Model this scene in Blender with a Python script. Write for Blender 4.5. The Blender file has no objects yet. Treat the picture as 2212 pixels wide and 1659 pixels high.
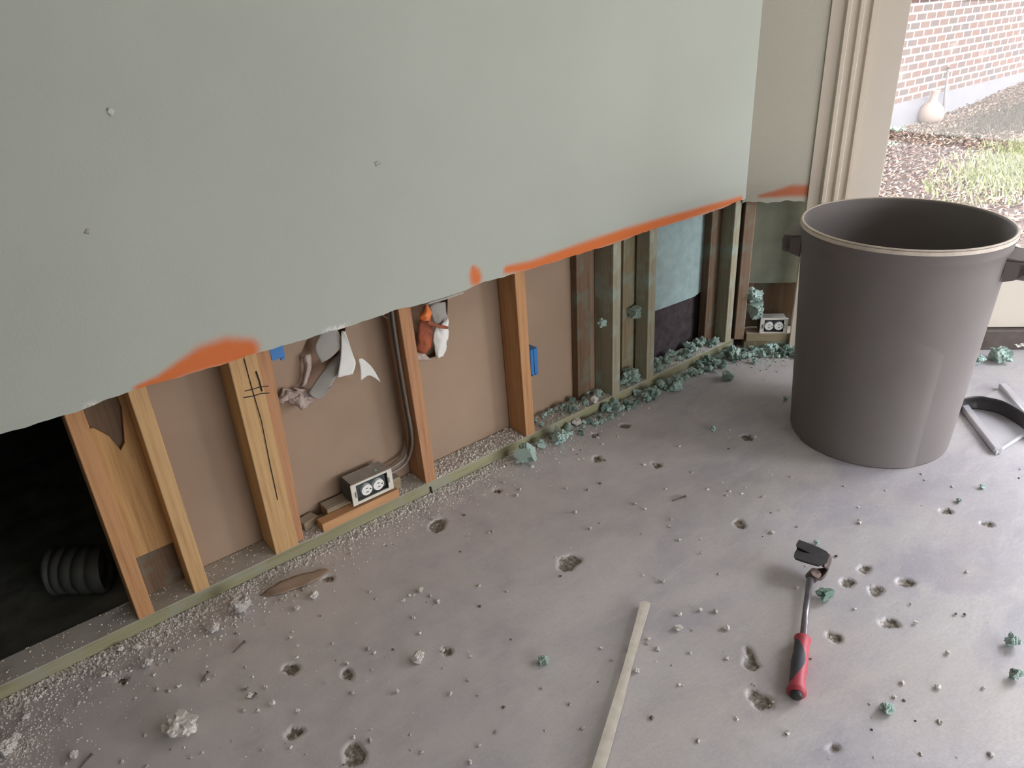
import bpy, bmesh, math, random
import numpy as np
from mathutils import Vector, Matrix, noise as mnoise
S = bpy.context.scene
C = S.collection
random.seed(7); rng = np.random.default_rng(7)
W2 = math.sqrt(0.5)

# ------------------------------------------------------------------ camera
CAM = Vector((-2.4278, -1.6789, 1.3371)); AZ, PIT, ROL, F = 0.91657, 0.474073, -0.059891, 1634.94
fw = Vector((math.cos(AZ)*math.cos(PIT), math.sin(AZ)*math.cos(PIT), -math.sin(PIT)))
r0 = Vector((math.sin(AZ), -math.cos(AZ), 0)); u0 = r0.cross(fw)
rt = r0*math.cos(ROL) + u0*math.sin(ROL); up = -r0*math.sin(ROL) + u0*math.cos(ROL)
cd = bpy.data.cameras.new('camera'); cam = bpy.data.objects.new('camera', cd); C.objects.link(cam)
cd.sensor_fit = 'HORIZONTAL'; cd.sensor_width = 36; cd.lens = F/2212*36; cd.clip_start = 0.02; cd.clip_end = 100
M = Matrix((rt, up, -fw)).transposed().to_4x4(); M.translation = CAM; cam.matrix_world = M
S.camera = cam

# ------------------------------------------------------------------ light
SKY, EXPO = 19.5, 0.0
S.view_settings.view_transform = 'Standard'; S.view_settings.look = 'None'
S.view_settings.gamma = 1; S.view_settings.exposure = EXPO; S.view_settings.use_curve_mapping = False
w = bpy.data.worlds.new('sky'); S.world = w; w.use_nodes = True
nt = w.node_tree; bg = nt.nodes['Background']
tc = nt.nodes.new('ShaderNodeTexCoord'); sp = nt.nodes.new('ShaderNodeSeparateXYZ'); cr = nt.nodes.new('ShaderNodeValToRGB')
nt.links.new(tc.outputs['Generated'], sp.inputs[0]); nt.links.new(sp.outputs['Z'], cr.inputs[0]); nt.links.new(cr.outputs[0], bg.inputs[0])
cr.color_ramp.elements[0].position = 0.0; cr.color_ramp.elements[0].color = (0.30, 0.29, 0.28, 1)
cr.color_ramp.elements[1].position = 0.75; cr.color_ramp.elements[1].color = (1.16, 1.21, 1.32, 1)
e_ = cr.color_ramp.elements.new(.24); e_.color = (0.80, 0.82, 0.87, 1)
bg.inputs[1].default_value = SKY

def portal(loc, target, sx, sy):
    l = bpy.data.lights.new('window_portal', 'AREA'); l.shape = 'RECTANGLE'; l.size = sx; l.size_y = sy
    l.cycles.is_portal = True
    o = bpy.data.objects.new('window_portal', l); C.objects.link(o); o.location = loc
    o.rotation_euler = (Vector(target)-Vector(loc)).to_track_quat('-Z', 'Y').to_euler()
portal((1.06, -2.55, 1.03), (0, -2.55, 1.03), 2.5, 1.83)
portal((0.60+.1, -0.60+.1, 1.2), (-.4, -1.6, 1.2), 0.8, 1.8)
portal((-.55, -4.56, .59), (-.55, -3, .59), 2.9, 1.02)

# ------------------------------------------------------------------ helpers
def ray(u, v): return fw + rt*((u-1106)/F) - up*((v-829.5)/F)
def FL(u, v, z=0.0):                      # point of the photograph on the level z
    d = ray(u, v); return CAM + d*((z-CAM.z)/d.z)
def WP(u, v, y=0.0):                      # point of the photograph on the upright plane y
    d = ray(u, v); return CAM + d*((y-CAM.y)/d.y)
def SP(s, off, z):                        # short angled wall: s along it, off outwards
    return Vector((s*W2+off*W2, -s*W2+off*W2, z))
def tag(o, label=None, cat=None, group=None, kind=None):
    if label: o['label'] = label
    if cat: o['category'] = cat
    if group: o['group'] = group
    if kind: o['kind'] = kind
    return o
def empty(name, loc=(0, 0, 0), rz=0):
    o = bpy.data.objects.new(name, None); C.objects.link(o); o.location = loc; o.rotation_euler = (0, 0, rz)
    o.empty_display_size = .05; return o
def link(name, me, mat, parent=None, smooth=False):
    o = bpy.data.objects.new(name, me); C.objects.link(o)
    if mat and not me.materials: me.materials.append(mat)
    if smooth:
        me.polygons.foreach_set('use_smooth', [True]*len(me.polygons))
    if parent: o.parent = parent
    return o
def mesh(name, vs, fs, mat, parent=None, smooth=False):
    me = bpy.data.meshes.new(name); me.from_pydata([tuple(v) for v in vs], [], fs); me.update()
    return link(name, me, mat, parent, smooth)
def npmesh(name, V, Q):                   # fast quads
    me = bpy.data.meshes.new(name); n = Q.shape[1]
    me.vertices.add(len(V)); me.vertices.foreach_set('co', V.astype('f').ravel())
    me.loops.add(Q.size); me.loops.foreach_set('vertex_index', Q.astype('i').ravel())
    me.polygons.add(len(Q)); me.polygons.foreach_set('loop_start', (np.arange(len(Q))*n).astype('i'))
    try: me.polygons.foreach_set('loop_total', np.full(len(Q), n, dtype='i'))
    except Exception: pass
    me.update(calc_edges=True); me.validate(); return me
def bm_obj(name, bm, mat, parent=None, smooth=False):
    bmesh.ops.recalc_face_normals(bm, faces=bm.faces)
    me = bpy.data.meshes.new(name); bm.to_mesh(me); bm.free(); return link(name, me, mat, parent, smooth)
def bm_box(bm, lo, hi, mtx=None, bev=0.0):
    lo, hi = Vector(lo), Vector(hi); c = (lo+hi)/2; d = hi-lo
    r = bmesh.ops.create_cube(bm, size=1, matrix=Matrix.Translation(c) @ Matrix.Diagonal((d.x, d.y, d.z, 1)))
    vs = r['verts']
    if bev:
        es = list({e for v in vs for e in v.link_edges})
        b = bmesh.ops.bevel(bm, geom=es, offset=bev, segments=1, affect='EDGES', profile=.5)
        vs = list({v for f in b['faces'] for v in f.verts} | {v for v in vs if v.is_valid})
    if mtx: bmesh.ops.transform(bm, matrix=mtx, verts=vs)
    return vs
def box(name, lo, hi, mat, parent=None, bev=0.0, mtx=None):
    bm = bmesh.new(); bm_box(bm, lo, hi, mtx, bev); return bm_obj(name, bm, mat, parent)
def hexa(name, pts, mat, parent=None, bev=0.0):   # 4 bottom + 4 top corners
    bm = bmesh.new(); v = [bm.verts.new(p) for p in pts]
    for f in ((3, 2, 1, 0), (4, 5, 6, 7), (0, 1, 5, 4), (1, 2, 6, 5), (2, 3, 7, 6), (3, 0, 4, 7)): bm.faces.new([v[i] for i in f])
    if bev: bmesh.ops.bevel(bm, geom=bm.edges[:], offset=bev, segments=1, affect='EDGES')
    return bm_obj(name, bm, mat, parent)
def tube(name, pts, r, mat, parent=None, seg=10, cap=True):
    pts = [Vector(p) for p in pts]; n = len(pts); rs = r if isinstance(r, (list, tuple)) else [r]*n
    vs, fs = [], []; prev = None
    for i, p in enumerate(pts):
        t = (pts[min(i+1, n-1)]-pts[max(i-1, 0)]).normalized()
        a = prev if prev is not None else (Vector((0, 0, 1)) if abs(t.z) < .9 else Vector((1, 0, 0)))
        b1 = (a - t*a.dot(t)).normalized(); prev = b1; b2 = t.cross(b1)
        for k in range(seg):
            th = 2*math.pi*k/seg; vs.append(p + (b1*math.cos(th)+b2*math.sin(th))*rs[i])
    for i in range(n-1):
        for k in range(seg):
            fs.append((i*seg+k, i*seg+(k+1) % seg, (i+1)*seg+(k+1) % seg, (i+1)*seg+k))
    if cap: fs.append(tuple(range(seg-1, -1, -1))); fs.append(tuple((n-1)*seg+k for k in range(seg)))
    return mesh(name, vs, fs, mat, parent, True)
def smoothpath(pts, k=6):
    pts = [Vector(p) for p in pts]; P = [pts[0]*2-pts[1]]+pts+[pts[-1]*2-pts[-2]]; out = []
    for i in range(1, len(P)-2):
        for j in range(k):
            t = j/k; a, b, c, d = P[i-1:i+3]
            out.append(.5*((2*b)+(c-a)*t+(2*a-5*b+4*c-d)*t*t+(-a+3*b-3*c+d)*t**3))
    out.append(pts[-1]); return out
def lathe(name, prof, mat, parent=None, seg=64, loc=(0, 0, 0), smooth=True):
    vs, fs = [], []; n = len(prof)
    for k in range(seg):
        a = 2*math.pi*k/seg
        for r, z in prof: vs.append((loc[0]+r*math.cos(a), loc[1]+r*math.sin(a), loc[2]+z))
    for k in range(seg):
        k2 = (k+1) % seg
        for i in range(n-1): fs.append((k*n+i, k2*n+i, k2*n+i+1, k*n+i+1))
    o = mesh(name, vs, fs, mat, parent, smooth)
    return o
def sheet(name, rows, th, mat, parent=None, sub=5, crumple=0.0, seed=0, smooth=True):
    # rows of equal numbers of points -> smooth subdivided thin sheet of thickness th
    R_ = [smoothpath(r, sub) for r in rows]
    cols = [smoothpath([r[i] for r in R_], sub) for i in range(len(R_[0]))]
    m, n = len(cols[0]), len(cols); vs = []
    for i in range(m):
        for j in range(n):
            p = cols[j][i].copy()
            if crumple:
                p += Vector(mnoise.noise_vector(p*45+Vector((seed, 0, 0))))*crumple + Vector(mnoise.noise_vector(p*110+Vector((seed, 9, 0))))*crumple*.4
            vs.append(p)
    fs = [(i*n+j, i*n+j+1, (i+1)*n+j+1, (i+1)*n+j) for i in range(m-1) for j in range(n-1)]
    o = mesh(name, vs, fs, mat, parent, smooth)
    md = o.modifiers.new('thickness', 'SOLIDIFY'); md.thickness = th; md.offset = 0
    return o

# ------------------------------------------------------------------ materials
class NB:
    def __init__(s, name, rough=.7, metal=0.0, spec=.5):
        s.m = bpy.data.materials.new(name); s.m.use_nodes = True; s.t = s.m.node_tree; s.b = s.t.nodes['Principled BSDF']
        s.b.inputs['Roughness'].default_value = rough; s.b.inputs['Metallic'].default_value = metal
        s.b.inputs['Specular IOR Level'].default_value = spec; s.bump = None
    def n(s, ty, **kw):
        x = s.t.nodes.new(ty)
        for k, v in kw.items(): setattr(x, k, v)
        return x
    def L(s, a, b): s.t.links.new(a, b)
    def co(s, scale=(1, 1, 1), kind='Object', rot=(0, 0, 0)):
        c = s.n('ShaderNodeTexCoord'); m = s.n('ShaderNodeMapping'); m.inputs['Scale'].default_value = scale; m.inputs['Rotation'].default_value = rot
        s.L(c.outputs[kind], m.inputs[0]); return m.outputs[0]
    def noise(s, scale, detail=4, co=None, rough=.55, dist=0.0):
        x = s.n('ShaderNodeTexNoise'); x.inputs['Scale'].default_value = scale; x.inputs['Detail'].default_value = detail
        x.inputs['Roughness'].default_value = rough; x.inputs['Distortion'].default_value = dist
        if co is not None: s.L(co, x.inputs['Vector'])
        return x.outputs['Fac']
    def ramp(s, fac, stops):
        x = s.n('ShaderNodeValToRGB'); e = x.color_ramp.elements
        while len(e) < len(stops): e.new(.5)
        for el, (p, c) in zip(e, stops): el.position = p; el.color = (*c, 1) if not isinstance(c, float) else (c, c, c, 1)
        s.L(fac, x.inputs[0]); return x.outputs[0]
    def mix(s, fac, a, b, mode='MIX'):
        x = s.n('ShaderNodeMix', data_type='RGBA', blend_type=mode)
        for sock, v in ((x.inputs[0], fac), (x.inputs[6], a), (x.inputs[7], b)):
            if isinstance(v, (int, float)): sock.default_value = v
            elif isinstance(v, tuple): sock.default_value = (*v, 1)
            else: s.L(v, sock)
        return x.outputs[2]
    def math(s, op, a, b=0.0):
        x = s.n('ShaderNodeMath', operation=op)
        for sock, v in ((x.inputs[0], a), (x.inputs[1], b)):
            if isinstance(v, (int, float)): sock.default_value = v
            else: s.L(v, sock)
        return x.outputs[0]
    def attr(s, name):
        x = s.n('ShaderNodeAttribute'); x.attribute_name = name; return x
    def col(s, c):
        if isinstance(c, tuple): s.b.inputs['Base Color'].default_value = (*c, 1)
        else: s.L(c, s.b.inputs['Base Color'])
        return s
    def bmp(s, h, strength=.3, dist=.002):
        x = s.n('ShaderNodeBump'); x.inputs['Strength'].default_value = strength; x.inputs['Distance'].default_value = dist
        s.L(h, x.inputs['Height'])
        if s.bump is not None: s.L(s.bump, x.inputs['Normal'])
        s.bump = x.outputs[0]; s.L(s.bump, s.b.inputs['Normal']); return s
def plain(name, c, rough=.6, var=.12, sc=20, bump=.15, bsc=60, metal=0.0, spec=.5, dist=.002):
    b = NB(name, rough, metal, spec); f = b.noise(sc, 5, b.co())
    lo = tuple(x*(1-var) for x in c); hi = tuple(min(1, x*(1+var)) for x in c)
    b.col(b.ramp(f, [(.3, lo), (.7, hi)]))
    if bump: b.bmp(b.noise(bsc, 4, b.co()), bump, dist)
    return b.m
def wood(name, a, bcol, axis='z', knots=True, stain=None, dusty=0.0):
    b = NB(name, .75, 0, .25); sc = {'z': (38, 38, 1.6), 'x': (1.6, 38, 38), 'y': (38, 1.6, 38)}[axis]
    g = b.noise(1.0, 6, b.co(sc), .6, .6); c = b.ramp(g, [(.28, bcol), (.5, a), (.75, tuple(min(1, x*1.15) for x in a))])
    fine = b.noise(1.0, 3, b.co(tuple(x*5 for x in sc))); c = b.mix(b.ramp(fine, [(.35, .3), (.5, 0.0)]), c, tuple(x*.7 for x in bcol))
    if knots:
        v = b.n('ShaderNodeTexVoronoi'); v.inputs['Scale'].default_value = 1; ks = {'z': (9, 9, 5), 'x': (5, 9, 9), 'y': (9, 5, 9)}[axis]
        b.L(b.co(ks), v.inputs['Vector'])
        c = b.mix(b.ramp(v.outputs['Distance'], [(.06, .85), (.13, 0.0)]), c, tuple(x*.35 for x in bcol))
    if stain:
        f = b.noise(9, 5, b.co()); c = b.mix(b.ramp(f, [(.5, 0.0), (.62, .75)]), c, stain)
    if dusty:
        sx = b.n('ShaderNodeNewGeometry'); s3 = b.n('ShaderNodeSeparateXYZ'); b.L(sx.outputs['Normal'], s3.inputs[0])
        k = b.math('MULTIPLY', b.ramp(s3.outputs['Z'], [(.5, 0.0), (.9, 1.0)]), b.ramp(b.noise(16, 5, b.co()), [(.25, .55), (.6, 1.0)]))
        c = b.mix(b.math('MULTIPLY', k, dusty), c, (.47, .435, .40))
    b.col(c); b.bmp(fine, .25, .001); b.bmp(g, .2, .002); return b.m

def wall_paint(name, c1, c2, orange):
    b = NB(name, .55, 0, .3)
    f = b.noise(1.3, 3, b.co()); col = b.ramp(f, [(.35, c1), (.65, c2)])
    a = b.attr('marks'); sep = b.n('ShaderNodeSeparateColor'); b.L(a.outputs['Color'], sep.inputs[0])
    col = b.mix(sep.outputs['Red'], col, orange)
    tn = b.ramp(b.noise(170, 3, b.co()), [(.42, 0.0), (.5, 1.0)])
    col = b.mix(b.math('MULTIPLY', sep.outputs['Green'], tn), col, (.85, .82, .78))
    b.col(col)
    b.bmp(b.noise(190, 4, b.co(), .6), .35, .0012); b.bmp(b.noise(9, 3, b.co()), .12, .004)
    b.bmp(sep.outputs['Blue'], .8, .003)
    return b.m
PAINT = wall_paint('aqua_grey_wall_paint', (.405, .435, .385), (.435, .465, .415), (.62, .155, .035))
PAINT_BOUNCE = wall_paint('wall_paint_bounce_tint', (.46, .44, .365), (.49, .47, .39), (.50, .155, .075))  # same paint as the long wall, with warm bounce light put into its colour
GYPSUM = plain('gypsum_edge', (.78, .75, .70), .9, .1)
PAPER = plain('brown_drywall_paper', (.335, .235, .165), .85, .10, 3, .12, 200)
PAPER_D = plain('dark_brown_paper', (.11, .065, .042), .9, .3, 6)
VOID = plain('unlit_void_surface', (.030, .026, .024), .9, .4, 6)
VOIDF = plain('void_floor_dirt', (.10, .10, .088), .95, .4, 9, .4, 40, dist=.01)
WOOD_Y = wood('pine_wood_yellow', (.56, .36, .175), (.42, .235, .10))
WOOD_O = wood('pine_wood_orange', (.50, .27, .13), (.36, .17, .07))
WOOD_R = wood('pine_wood_reddish', (.46, .245, .13), (.33, .15, .08))
WOOD_G = wood('pine_wood_green_stained', (.33, .27, .17), (.22, .15, .09), stain=(.30, .40, .34))
WOOD_P = wood('pine_wood_teal_washed', (.36, .33, .24), (.27, .21, .14), stain=(.38, .50, .44))
WOOD_B = wood('dull_brown_wood', (.36, .25, .175), (.26, .17, .11), stain=(.34, .36, .30))
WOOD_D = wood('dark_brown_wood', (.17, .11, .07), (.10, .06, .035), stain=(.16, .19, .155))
PLATE = wood('green_treated_plate_wood', (.28, .265, .16), (.19, .18, .10), 'x', False, (.29, .285, .22), .92)
BLOCKW = wood('block_wood_orange', (.52, .29, .14), (.38, .19, .085), 'x', False)
BLOCKD = wood('block_wood_dusty', (.30, .24, .15), (.20, .14, .085), 'x', False, None, .5)
PLY = wood('plywood_face', (.50, .30, .13), (.34, .165, .065), stain=None)
FOAM = plain('teal_spray_foam', (.42, .55, .49), .85, .3, 45, .6, 140, dist=.006)
FOAM2 = plain('pale_teal_foam', (.46, .61, .565), .85, .25, 45, .5, 120, dist=.005)
FOAM3 = plain('dark_green_foam', (.20, .31, .26), .85, .35, 50, .6, 120, dist=.005)
WHITE = plain('white_paper', (.80, .79, .76), .8, .05, 12, .1, 90)
GREYP = plain('grey_face_paper', (.36, .34, .31), .8, .08, 8, .1, 90)
PINKP = plain('pinkish_torn_paper', (.42, .34, .30), .9, .25, 60, .5, 90)
CHIP = plain('broken_gypsum', (.70, .66, .62), .95, .18, 70, .5, 160)
CHIP2 = plain('dull_gypsum', (.52, .48, .445), .95, .2, 70, .5, 160)
CHIPD = plain('dark_grit', (.14, .12, .11), .95, .25, 70, .4, 160)
TEALP = plain('teal_sheathing_board', (.34, .455, .45), .8, .14, 22, .3, 80)
TEALG = plain('grey_green_board', (.26, .28, .22), .85, .2, 9, .3, 70)
BLACKB = plain('dark_purple_membrane', (.045, .032, .035), .8, .5, 30, .4, 60)
BLUE = plain('blue_electrical_plastic', (.035, .19, .50), .45, .08, 12, .05)
STEEL = plain('galvanised_steel', (.42, .42, .40), .5, .15, 40, .1, 80, .55)
DARKST = plain('dusty_dark_steel', (.06, .075, .085), .6, .3, 30, .1, 80, .3)
ORANGE = plain('orange_sprayed_paint', (.72, .20, .055), .6, .2, 25)
RUST = plain('rust_orange_paper', (.30, .075, .03), .7, .35, 25, .4)
GREY = plain('grey_cable_sheath', (.22, .195, .165), .5, .08, 30)
TRIM = plain('cream_trim_paint', (.60, .525, .435), .45, .03, 4, .05)
DOORP = plain('cream_door_paint', (.56, .50, .42), .45, .03, 4, .05)
BRONZE = plain('dark_bronze_threshold', (.075, .055, .045), .5, .25, 20)
INK = plain('black_marker_ink', (.03, .025, .02), .8, .1)
CEIL = plain('white_ceiling_paint', (.50, .47, .41), .8, .03)

def floor_mat():
    b = NB('dusty_concrete', .55, 0, .45)
    n1 = b.noise(1.6, 6, b.co(rot=(0, 0, .5), scale=(1, 1.9, 1)), .6, .7)
    c = b.ramp(n1, [(.30, (.32, .30, .345)), (.43, (.41, .39, .415)), (.56, (.475, .45, .455)), (.72, (.53, .505, .50))])
    n2 = b.noise(5, 6, b.co(scale=(1, 2.2, 1), rot=(0, 0, .5)), .65, 1.0); c = b.mix(b.ramp(n2, [(.5, 0.0), (.8, .25)]), c, (.30, .285, .335))
    n5 = b.noise(2.3, 3, b.co()); n6 = b.noise(3.1, 5, b.co(scale=(1, 1.6, 1), rot=(0, 0, -.6)), .6, .5); c = b.mix(b.ramp(n6, [(.50, 0.0), (.62, .55)]), c, (.30, .285, .34))
    n7 = b.noise(7, 6, b.co(scale=(1, 3.5, 1), rot=(0, 0, .95)), .65, .4); c = b.mix(b.ramp(n7, [(.52, 0.0), (.75, .5)]), c, (.60, .575, .56))
    c = b.mix(b.ramp(n5, [(.5, 0.0), (.72, .45)]), c, (.50, .43, .385))
    n3 = b.noise(60, 5, b.co(scale=(1, 3, 1), rot=(0, 0, .9)), .6); c = b.mix(b.ramp(n3, [(.35, .22), (.6, 0.0)]), c, (.27, .25, .25))
    n4 = b.noise(260, 2, b.co()); c = b.mix(b.ramp(n4, [(.62, 0.0), (.72, .6)]), c, (.58, .55, .52))
    a = b.attr('wear_and_light'); sep = b.n('ShaderNodeSeparateColor'); b.L(a.outputs['Color'], sep.inputs[0])
    dn = b.ramp(b.noise(14, 5, b.co()), [(.3, .4), (.65, 1.0)])
    c = b.mix(b.math('MULTIPLY', sep.outputs['Green'], dn), c, (.59, .54, .53))  # dust tone, whitened to carry painted light on the left floor
    agg = b.ramp(b.noise(110, 4, b.co()), [(.32, (.12, .10, .08)), (.5, (.21, .18, .15)), (.68, (.45, .42, .38))])
    c = b.mix(b.ramp(b.math('ADD', sep.outputs['Red'], b.math('MULTIPLY', b.noise(90, 3, b.co()), .5)), [(.55, 0.0), (.80, 1.0)]), c, agg)
    b.col(c)
    rr = b.ramp(n2, [(.3, .34), (.7, .62)]); b.L(rr, b.b.inputs['Roughness'])
    b.bmp(b.noise(420, 3, b.co()), .25, .0008); b.bmp(n3, .2, .0012); b.bmp(b.noise(110, 4, b.co()), .25, .002); return b.m
FLOOR = floor_mat()

# ------------------------------------------------------------------ floor
PITS = [(628,1443,28),(750,1455,24),(965,1408,20),(1228,1215,44),(635,1582,26),(765,1630,46),(1622,1432,34),(1640,1512,44),(1803,1377,28),
        (1922,1345,30),(1830,1257,26),(1867,1228,22),(1893,1275,28),(1957,1257,28),(2045,1105,20),(2133,1133,20),(1290,992,18),(1418,1005,18),
        (1350,920,18),(1597,1132,24),(1612,945,20),(1285,940,15),(265,1470,14),(945,1135,36),(1618,1408,20),(710,1250,18),(1800,1618,14),(1615,946,18),(1075,1060,14)]
gx, gy = np.arange(-3.0, 1.0001, .0065), np.arange(-1.95, .0001, .0065)
X, Y = np.meshgrid(gx, gy, indexing='ij'); Z = np.zeros_like(X)
wear_and_light = np.zeros((X.size, 4), 'f'); wear_and_light[:, 3] = 1; pit = np.zeros_like(X)
for k, (u, v, r) in enumerate(PITS):
    p = FL(u, v); q = FL(u+r*.62, v); R_ = max((q-p).length*.85, .009); a0 = rng.uniform(0, 6)
    dx, dy = X-p.x, Y-p.y; m = (abs(dx) < 2*R_) & (abs(dy) < 2*R_)
    th = np.arctan2(dy[m], dx[m]); d = np.hypot(dx[m], dy[m])
    rad = R_*(1+.20*np.sin(2*th+a0)+.10*np.sin(3*th+2*a0)+.05*np.sin(5*th+a0*3))
    t = np.clip((1.06-d/rad)/.12, 0, 1); pit[m] = np.maximum(pit[m], t)
    Z[m] = np.minimum(Z[m], -.009*t*(.8+.2*np.sin(d*500+a0)))
bumps = sum(np.sin(X*a+Y*b+c)*.0006 for a, b, c in rng.uniform(-9, 9, (6, 3)))
edge = np.minimum(np.minimum(X-gx[0], gx[-1]-X), np.minimum(Y-gy[0], gy[-1]-Y)); Z += bumps*np.clip(edge/.05, 0, 1) - 0.0
Z[edge <= 1e-6] = 0
wear_and_light[:, 0] = pit.ravel()
dust = np.exp(-(np.clip(-Y, 0, 9)/.55)**1.2)*np.clip((-X-.2)/.8, .25, 1) + .55*np.exp(-np.hypot(X+2.3, Y+.6)/.6)  # dust near the plate, widened to paint extra light onto the left floor
wear_and_light[:, 1] = np.clip(dust, 0, 1).ravel()
ni, nj = X.shape; idx = np.arange(ni*nj).reshape(ni, nj)
Q = np.stack([idx[:-1, :-1], idx[1:, :-1], idx[1:, 1:], idx[:-1, 1:]], -1).reshape(-1, 4)
V = np.stack([X, Y, Z], -1).reshape(-1, 3)
cen = V[Q].mean(1); Q = Q[(cen[:, 0]+cen[:, 1]) < .16]
ring = [(-6, -4.6, 1.05, -1.95), (-6, -1.95, gx[0], 0.0), (-6, 0.0, 0.30, 1.2)]
nv = len(V); ex, eq = [], []
for x0, y0, x1, y1 in ring:
    b = nv+len(ex); ex += [(x0, y0, 0), (x1, y0, 0), (x1, y1, 0), (x0, y1, 0)]; eq.append((b, b+1, b+2, b+3))
b = nv+len(ex); ex += [(1.0, -1.95, 0), (1.06, -1.95, 0), (1.06, -.9, 0), (1.0, -.84, 0)]; eq.append((b, b+1, b+2, b+3))
V = np.vstack([V, np.array(ex)]); Q = np.vstack([Q, np.array(eq)]); wear_and_light = np.vstack([wear_and_light, np.tile([[0, 0, 0, 1]], (len(ex), 1))])
me = npmesh('floor', V, Q)
ca = me.color_attributes.new('wear_and_light', 'FLOAT_COLOR', 'POINT'); ca.data.foreach_set('color', wear_and_light.astype('f').ravel())
tag(link('floor', me, FLOOR, smooth=True), 'dusty grey concrete floor with chipped pits', kind='structure')

# ------------------------------------------------------------------ drywall with the flood cut
CUT = [(-6, .62)] + [(WP(u, v, -.0127).x, WP(u, v, -.0127).z) for u, v in ((0,938),(70,918),(140,897),(178,885),(230,864),(290,842),(350,825),(430,802),(495,783),
      (545,765),(620,745),(700,720),(770,700),(860,668),(920,655),(960,643),(1000,630),(1035,612),(1060,606),(1115,590),(1200,565),(1260,546),(1325,527),(1404,497),(1500,470),(1560,450),(1600,432))] + [(.06, .612)]
def cutz(x):
    return float(np.interp(x, [c[0] for c in CUT], [c[1] for c in CUT])) + .0009*math.sin(x*61)+.0006*math.sin(x*143+1)
def strokes(px, plane):   # polyline in px with half widths -> metres along the wall
    return [(plane(u, v), r) for u, v, r in px]
SPRAY = [[(295,838,5),(345,822,9),(390,798,14),(440,775,21),(490,760,23),(535,757,19)],
         [(1022,580,7),(1026,592,13),(1028,602,14)],
         [(1095,583,9),(1150,573,11),(1250,540,14),(1350,506,14),(1450,475,12),(1540,448,10),(1600,430,8)]]
SPRAY2 = [[(1640,424,4),(1680,418,9),(1710,412,13),(1742,412,13)]]
def seg_mask(px, pz, lines, topx):
    out = 0.0
    for ln in lines:
        for (a, ra), (b_, rb) in zip(ln[:-1], ln[1:]):
            dx, dz = b_[0]-a[0], b_[1]-a[1]; L2 = dx*dx+dz*dz
            t = max(0, min(1, ((px-a[0])*dx+(pz-a[1])*dz)/L2)); d = math.hypot(px-a[0]-dx*t, pz-a[1]-dz*t); r = ra+(rb-ra)*t
            out = max(out, min(1, max(0, (r*1.25-d)/(r*.55+.004))))
    return out
def drywall(name, s0, s1, ds, zc, P, lines, dens, mat, dents=(), top=2.6):
    # front at off -.0127, back at off 0;   P(s, off, z)
    ns = int((s1-s0)/ds)+1; ss = [s0+(s1-s0)*i/ns for i in range(ns+1)]
    hs = [0, .003, .007]+[.007+.008*i for i in range(1, 22)]+[.25, .35, .6, 1.0, 1.4]
    vs, at, fs = [], [], []; nh = len(hs)+1
    for s in ss:
        zb = zc(s)
        for h in hs+[None]:
            z = top if h is None else zb+h
            vs.append(P(s, -.0127, z)); m = seg_mask(s, z, lines, s) if h is not None and h < .25 else 0
            torn = 0.0
            if h is not None and h < .008 and m < .15: torn = max(0, min(1, 3*(mnoise.noise(Vector((s*13, 3.3, 0)))-.36)))
            at.append((m, torn, 0, 1))
    nb = len(vs)
    for s in ss:
        vs += [P(s, 0, zc(s)), P(s, 0, top)]; at += [(0, 1, 0, 1)]*2
    for i in range(ns):
        for j in range(nh-1): fs.append((i*nh+j, (i+1)*nh+j, (i+1)*nh+j+1, i*nh+j+1))
        fs.append((i*nh, nb+2*i, nb+2*i+2, (i+1)*nh)); fs.append((nb+2*i, nb+2*i+1, nb+2*i+3, nb+2*i+2))
    o = mesh(name, vs, fs, mat); me = o.data; me.materials.append(GYPSUM)
    k = 0
    for p_ in me.polygons:
        if len({v for v in p_.vertices if v >= nb}) == 2: p_.material_index = 1
    c = me.color_attributes.new('marks', 'FLOAT_COLOR', 'POINT'); c.data.foreach_set('color', np.array(at, 'f').ravel())
    return o
wl_lines = [[((WP(u, v, -.0127).x, WP(u, v, -.0127).z), r/620) for u, v, r in ln] for ln in SPRAY]
tag(drywall('wall_left', -6, .0053, .009, cutz, lambda s, o, z: Vector((s, o, z)), wl_lines, 1, PAINT), 'aqua grey painted drywall cut off above the floor', kind='structure')
def SWpx(u, v, off=-.0127):
    d = ray(u, v); n = Vector((W2, W2, 0)); P = CAM + d*((off-CAM.dot(n))/d.dot(n)); return ((P.x-P.y)*W2, P.z)
sl = [[(SWpx(u, v), r/560) for u, v, r in ln] for ln in SPRAY2]
tag(drywall('wall_right', -.005, .25, .008, lambda s: .603+.003*math.sin(s*50)+.002*math.sin(s*131), SP, sl, 1, PAINT_BOUNCE), 'short angled drywall beside the door', kind='structure')

# small dents, screw pops and plaster scars on the long wall
def dent(u, v, r, mat, label):
    p = WP(u, v, -.0127); bm = bmesh.new(); bmesh.ops.create_icosphere(bm, subdivisions=2, radius=1)
    for q in bm.verts:
        k = 1+1.1*mnoise.noise(q.co*2.1+Vector((u, v, 0))); q.co = Vector((q.co.x*r*k, q.co.y*.0012, q.co.z*r*k*.9))
    o = bm_obj('plaster_nick', bm, mat, None, True); o.location = (p.x, -.0127, p.z); tag(o, label, 'wall mark')
NICK = plain('chalky_nick', (.55, .56, .52), .9, .1)
dent(238, 241, .008, NICK, 'chalky white nick in the paint near the top left of the long wall')
dent(815, 352, .007, PAINT, 'small round screw bump high in the middle of the long wall')
dent(188, 500, .006, GREYP, 'small dark dent low on the left part of the long wall')

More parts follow.
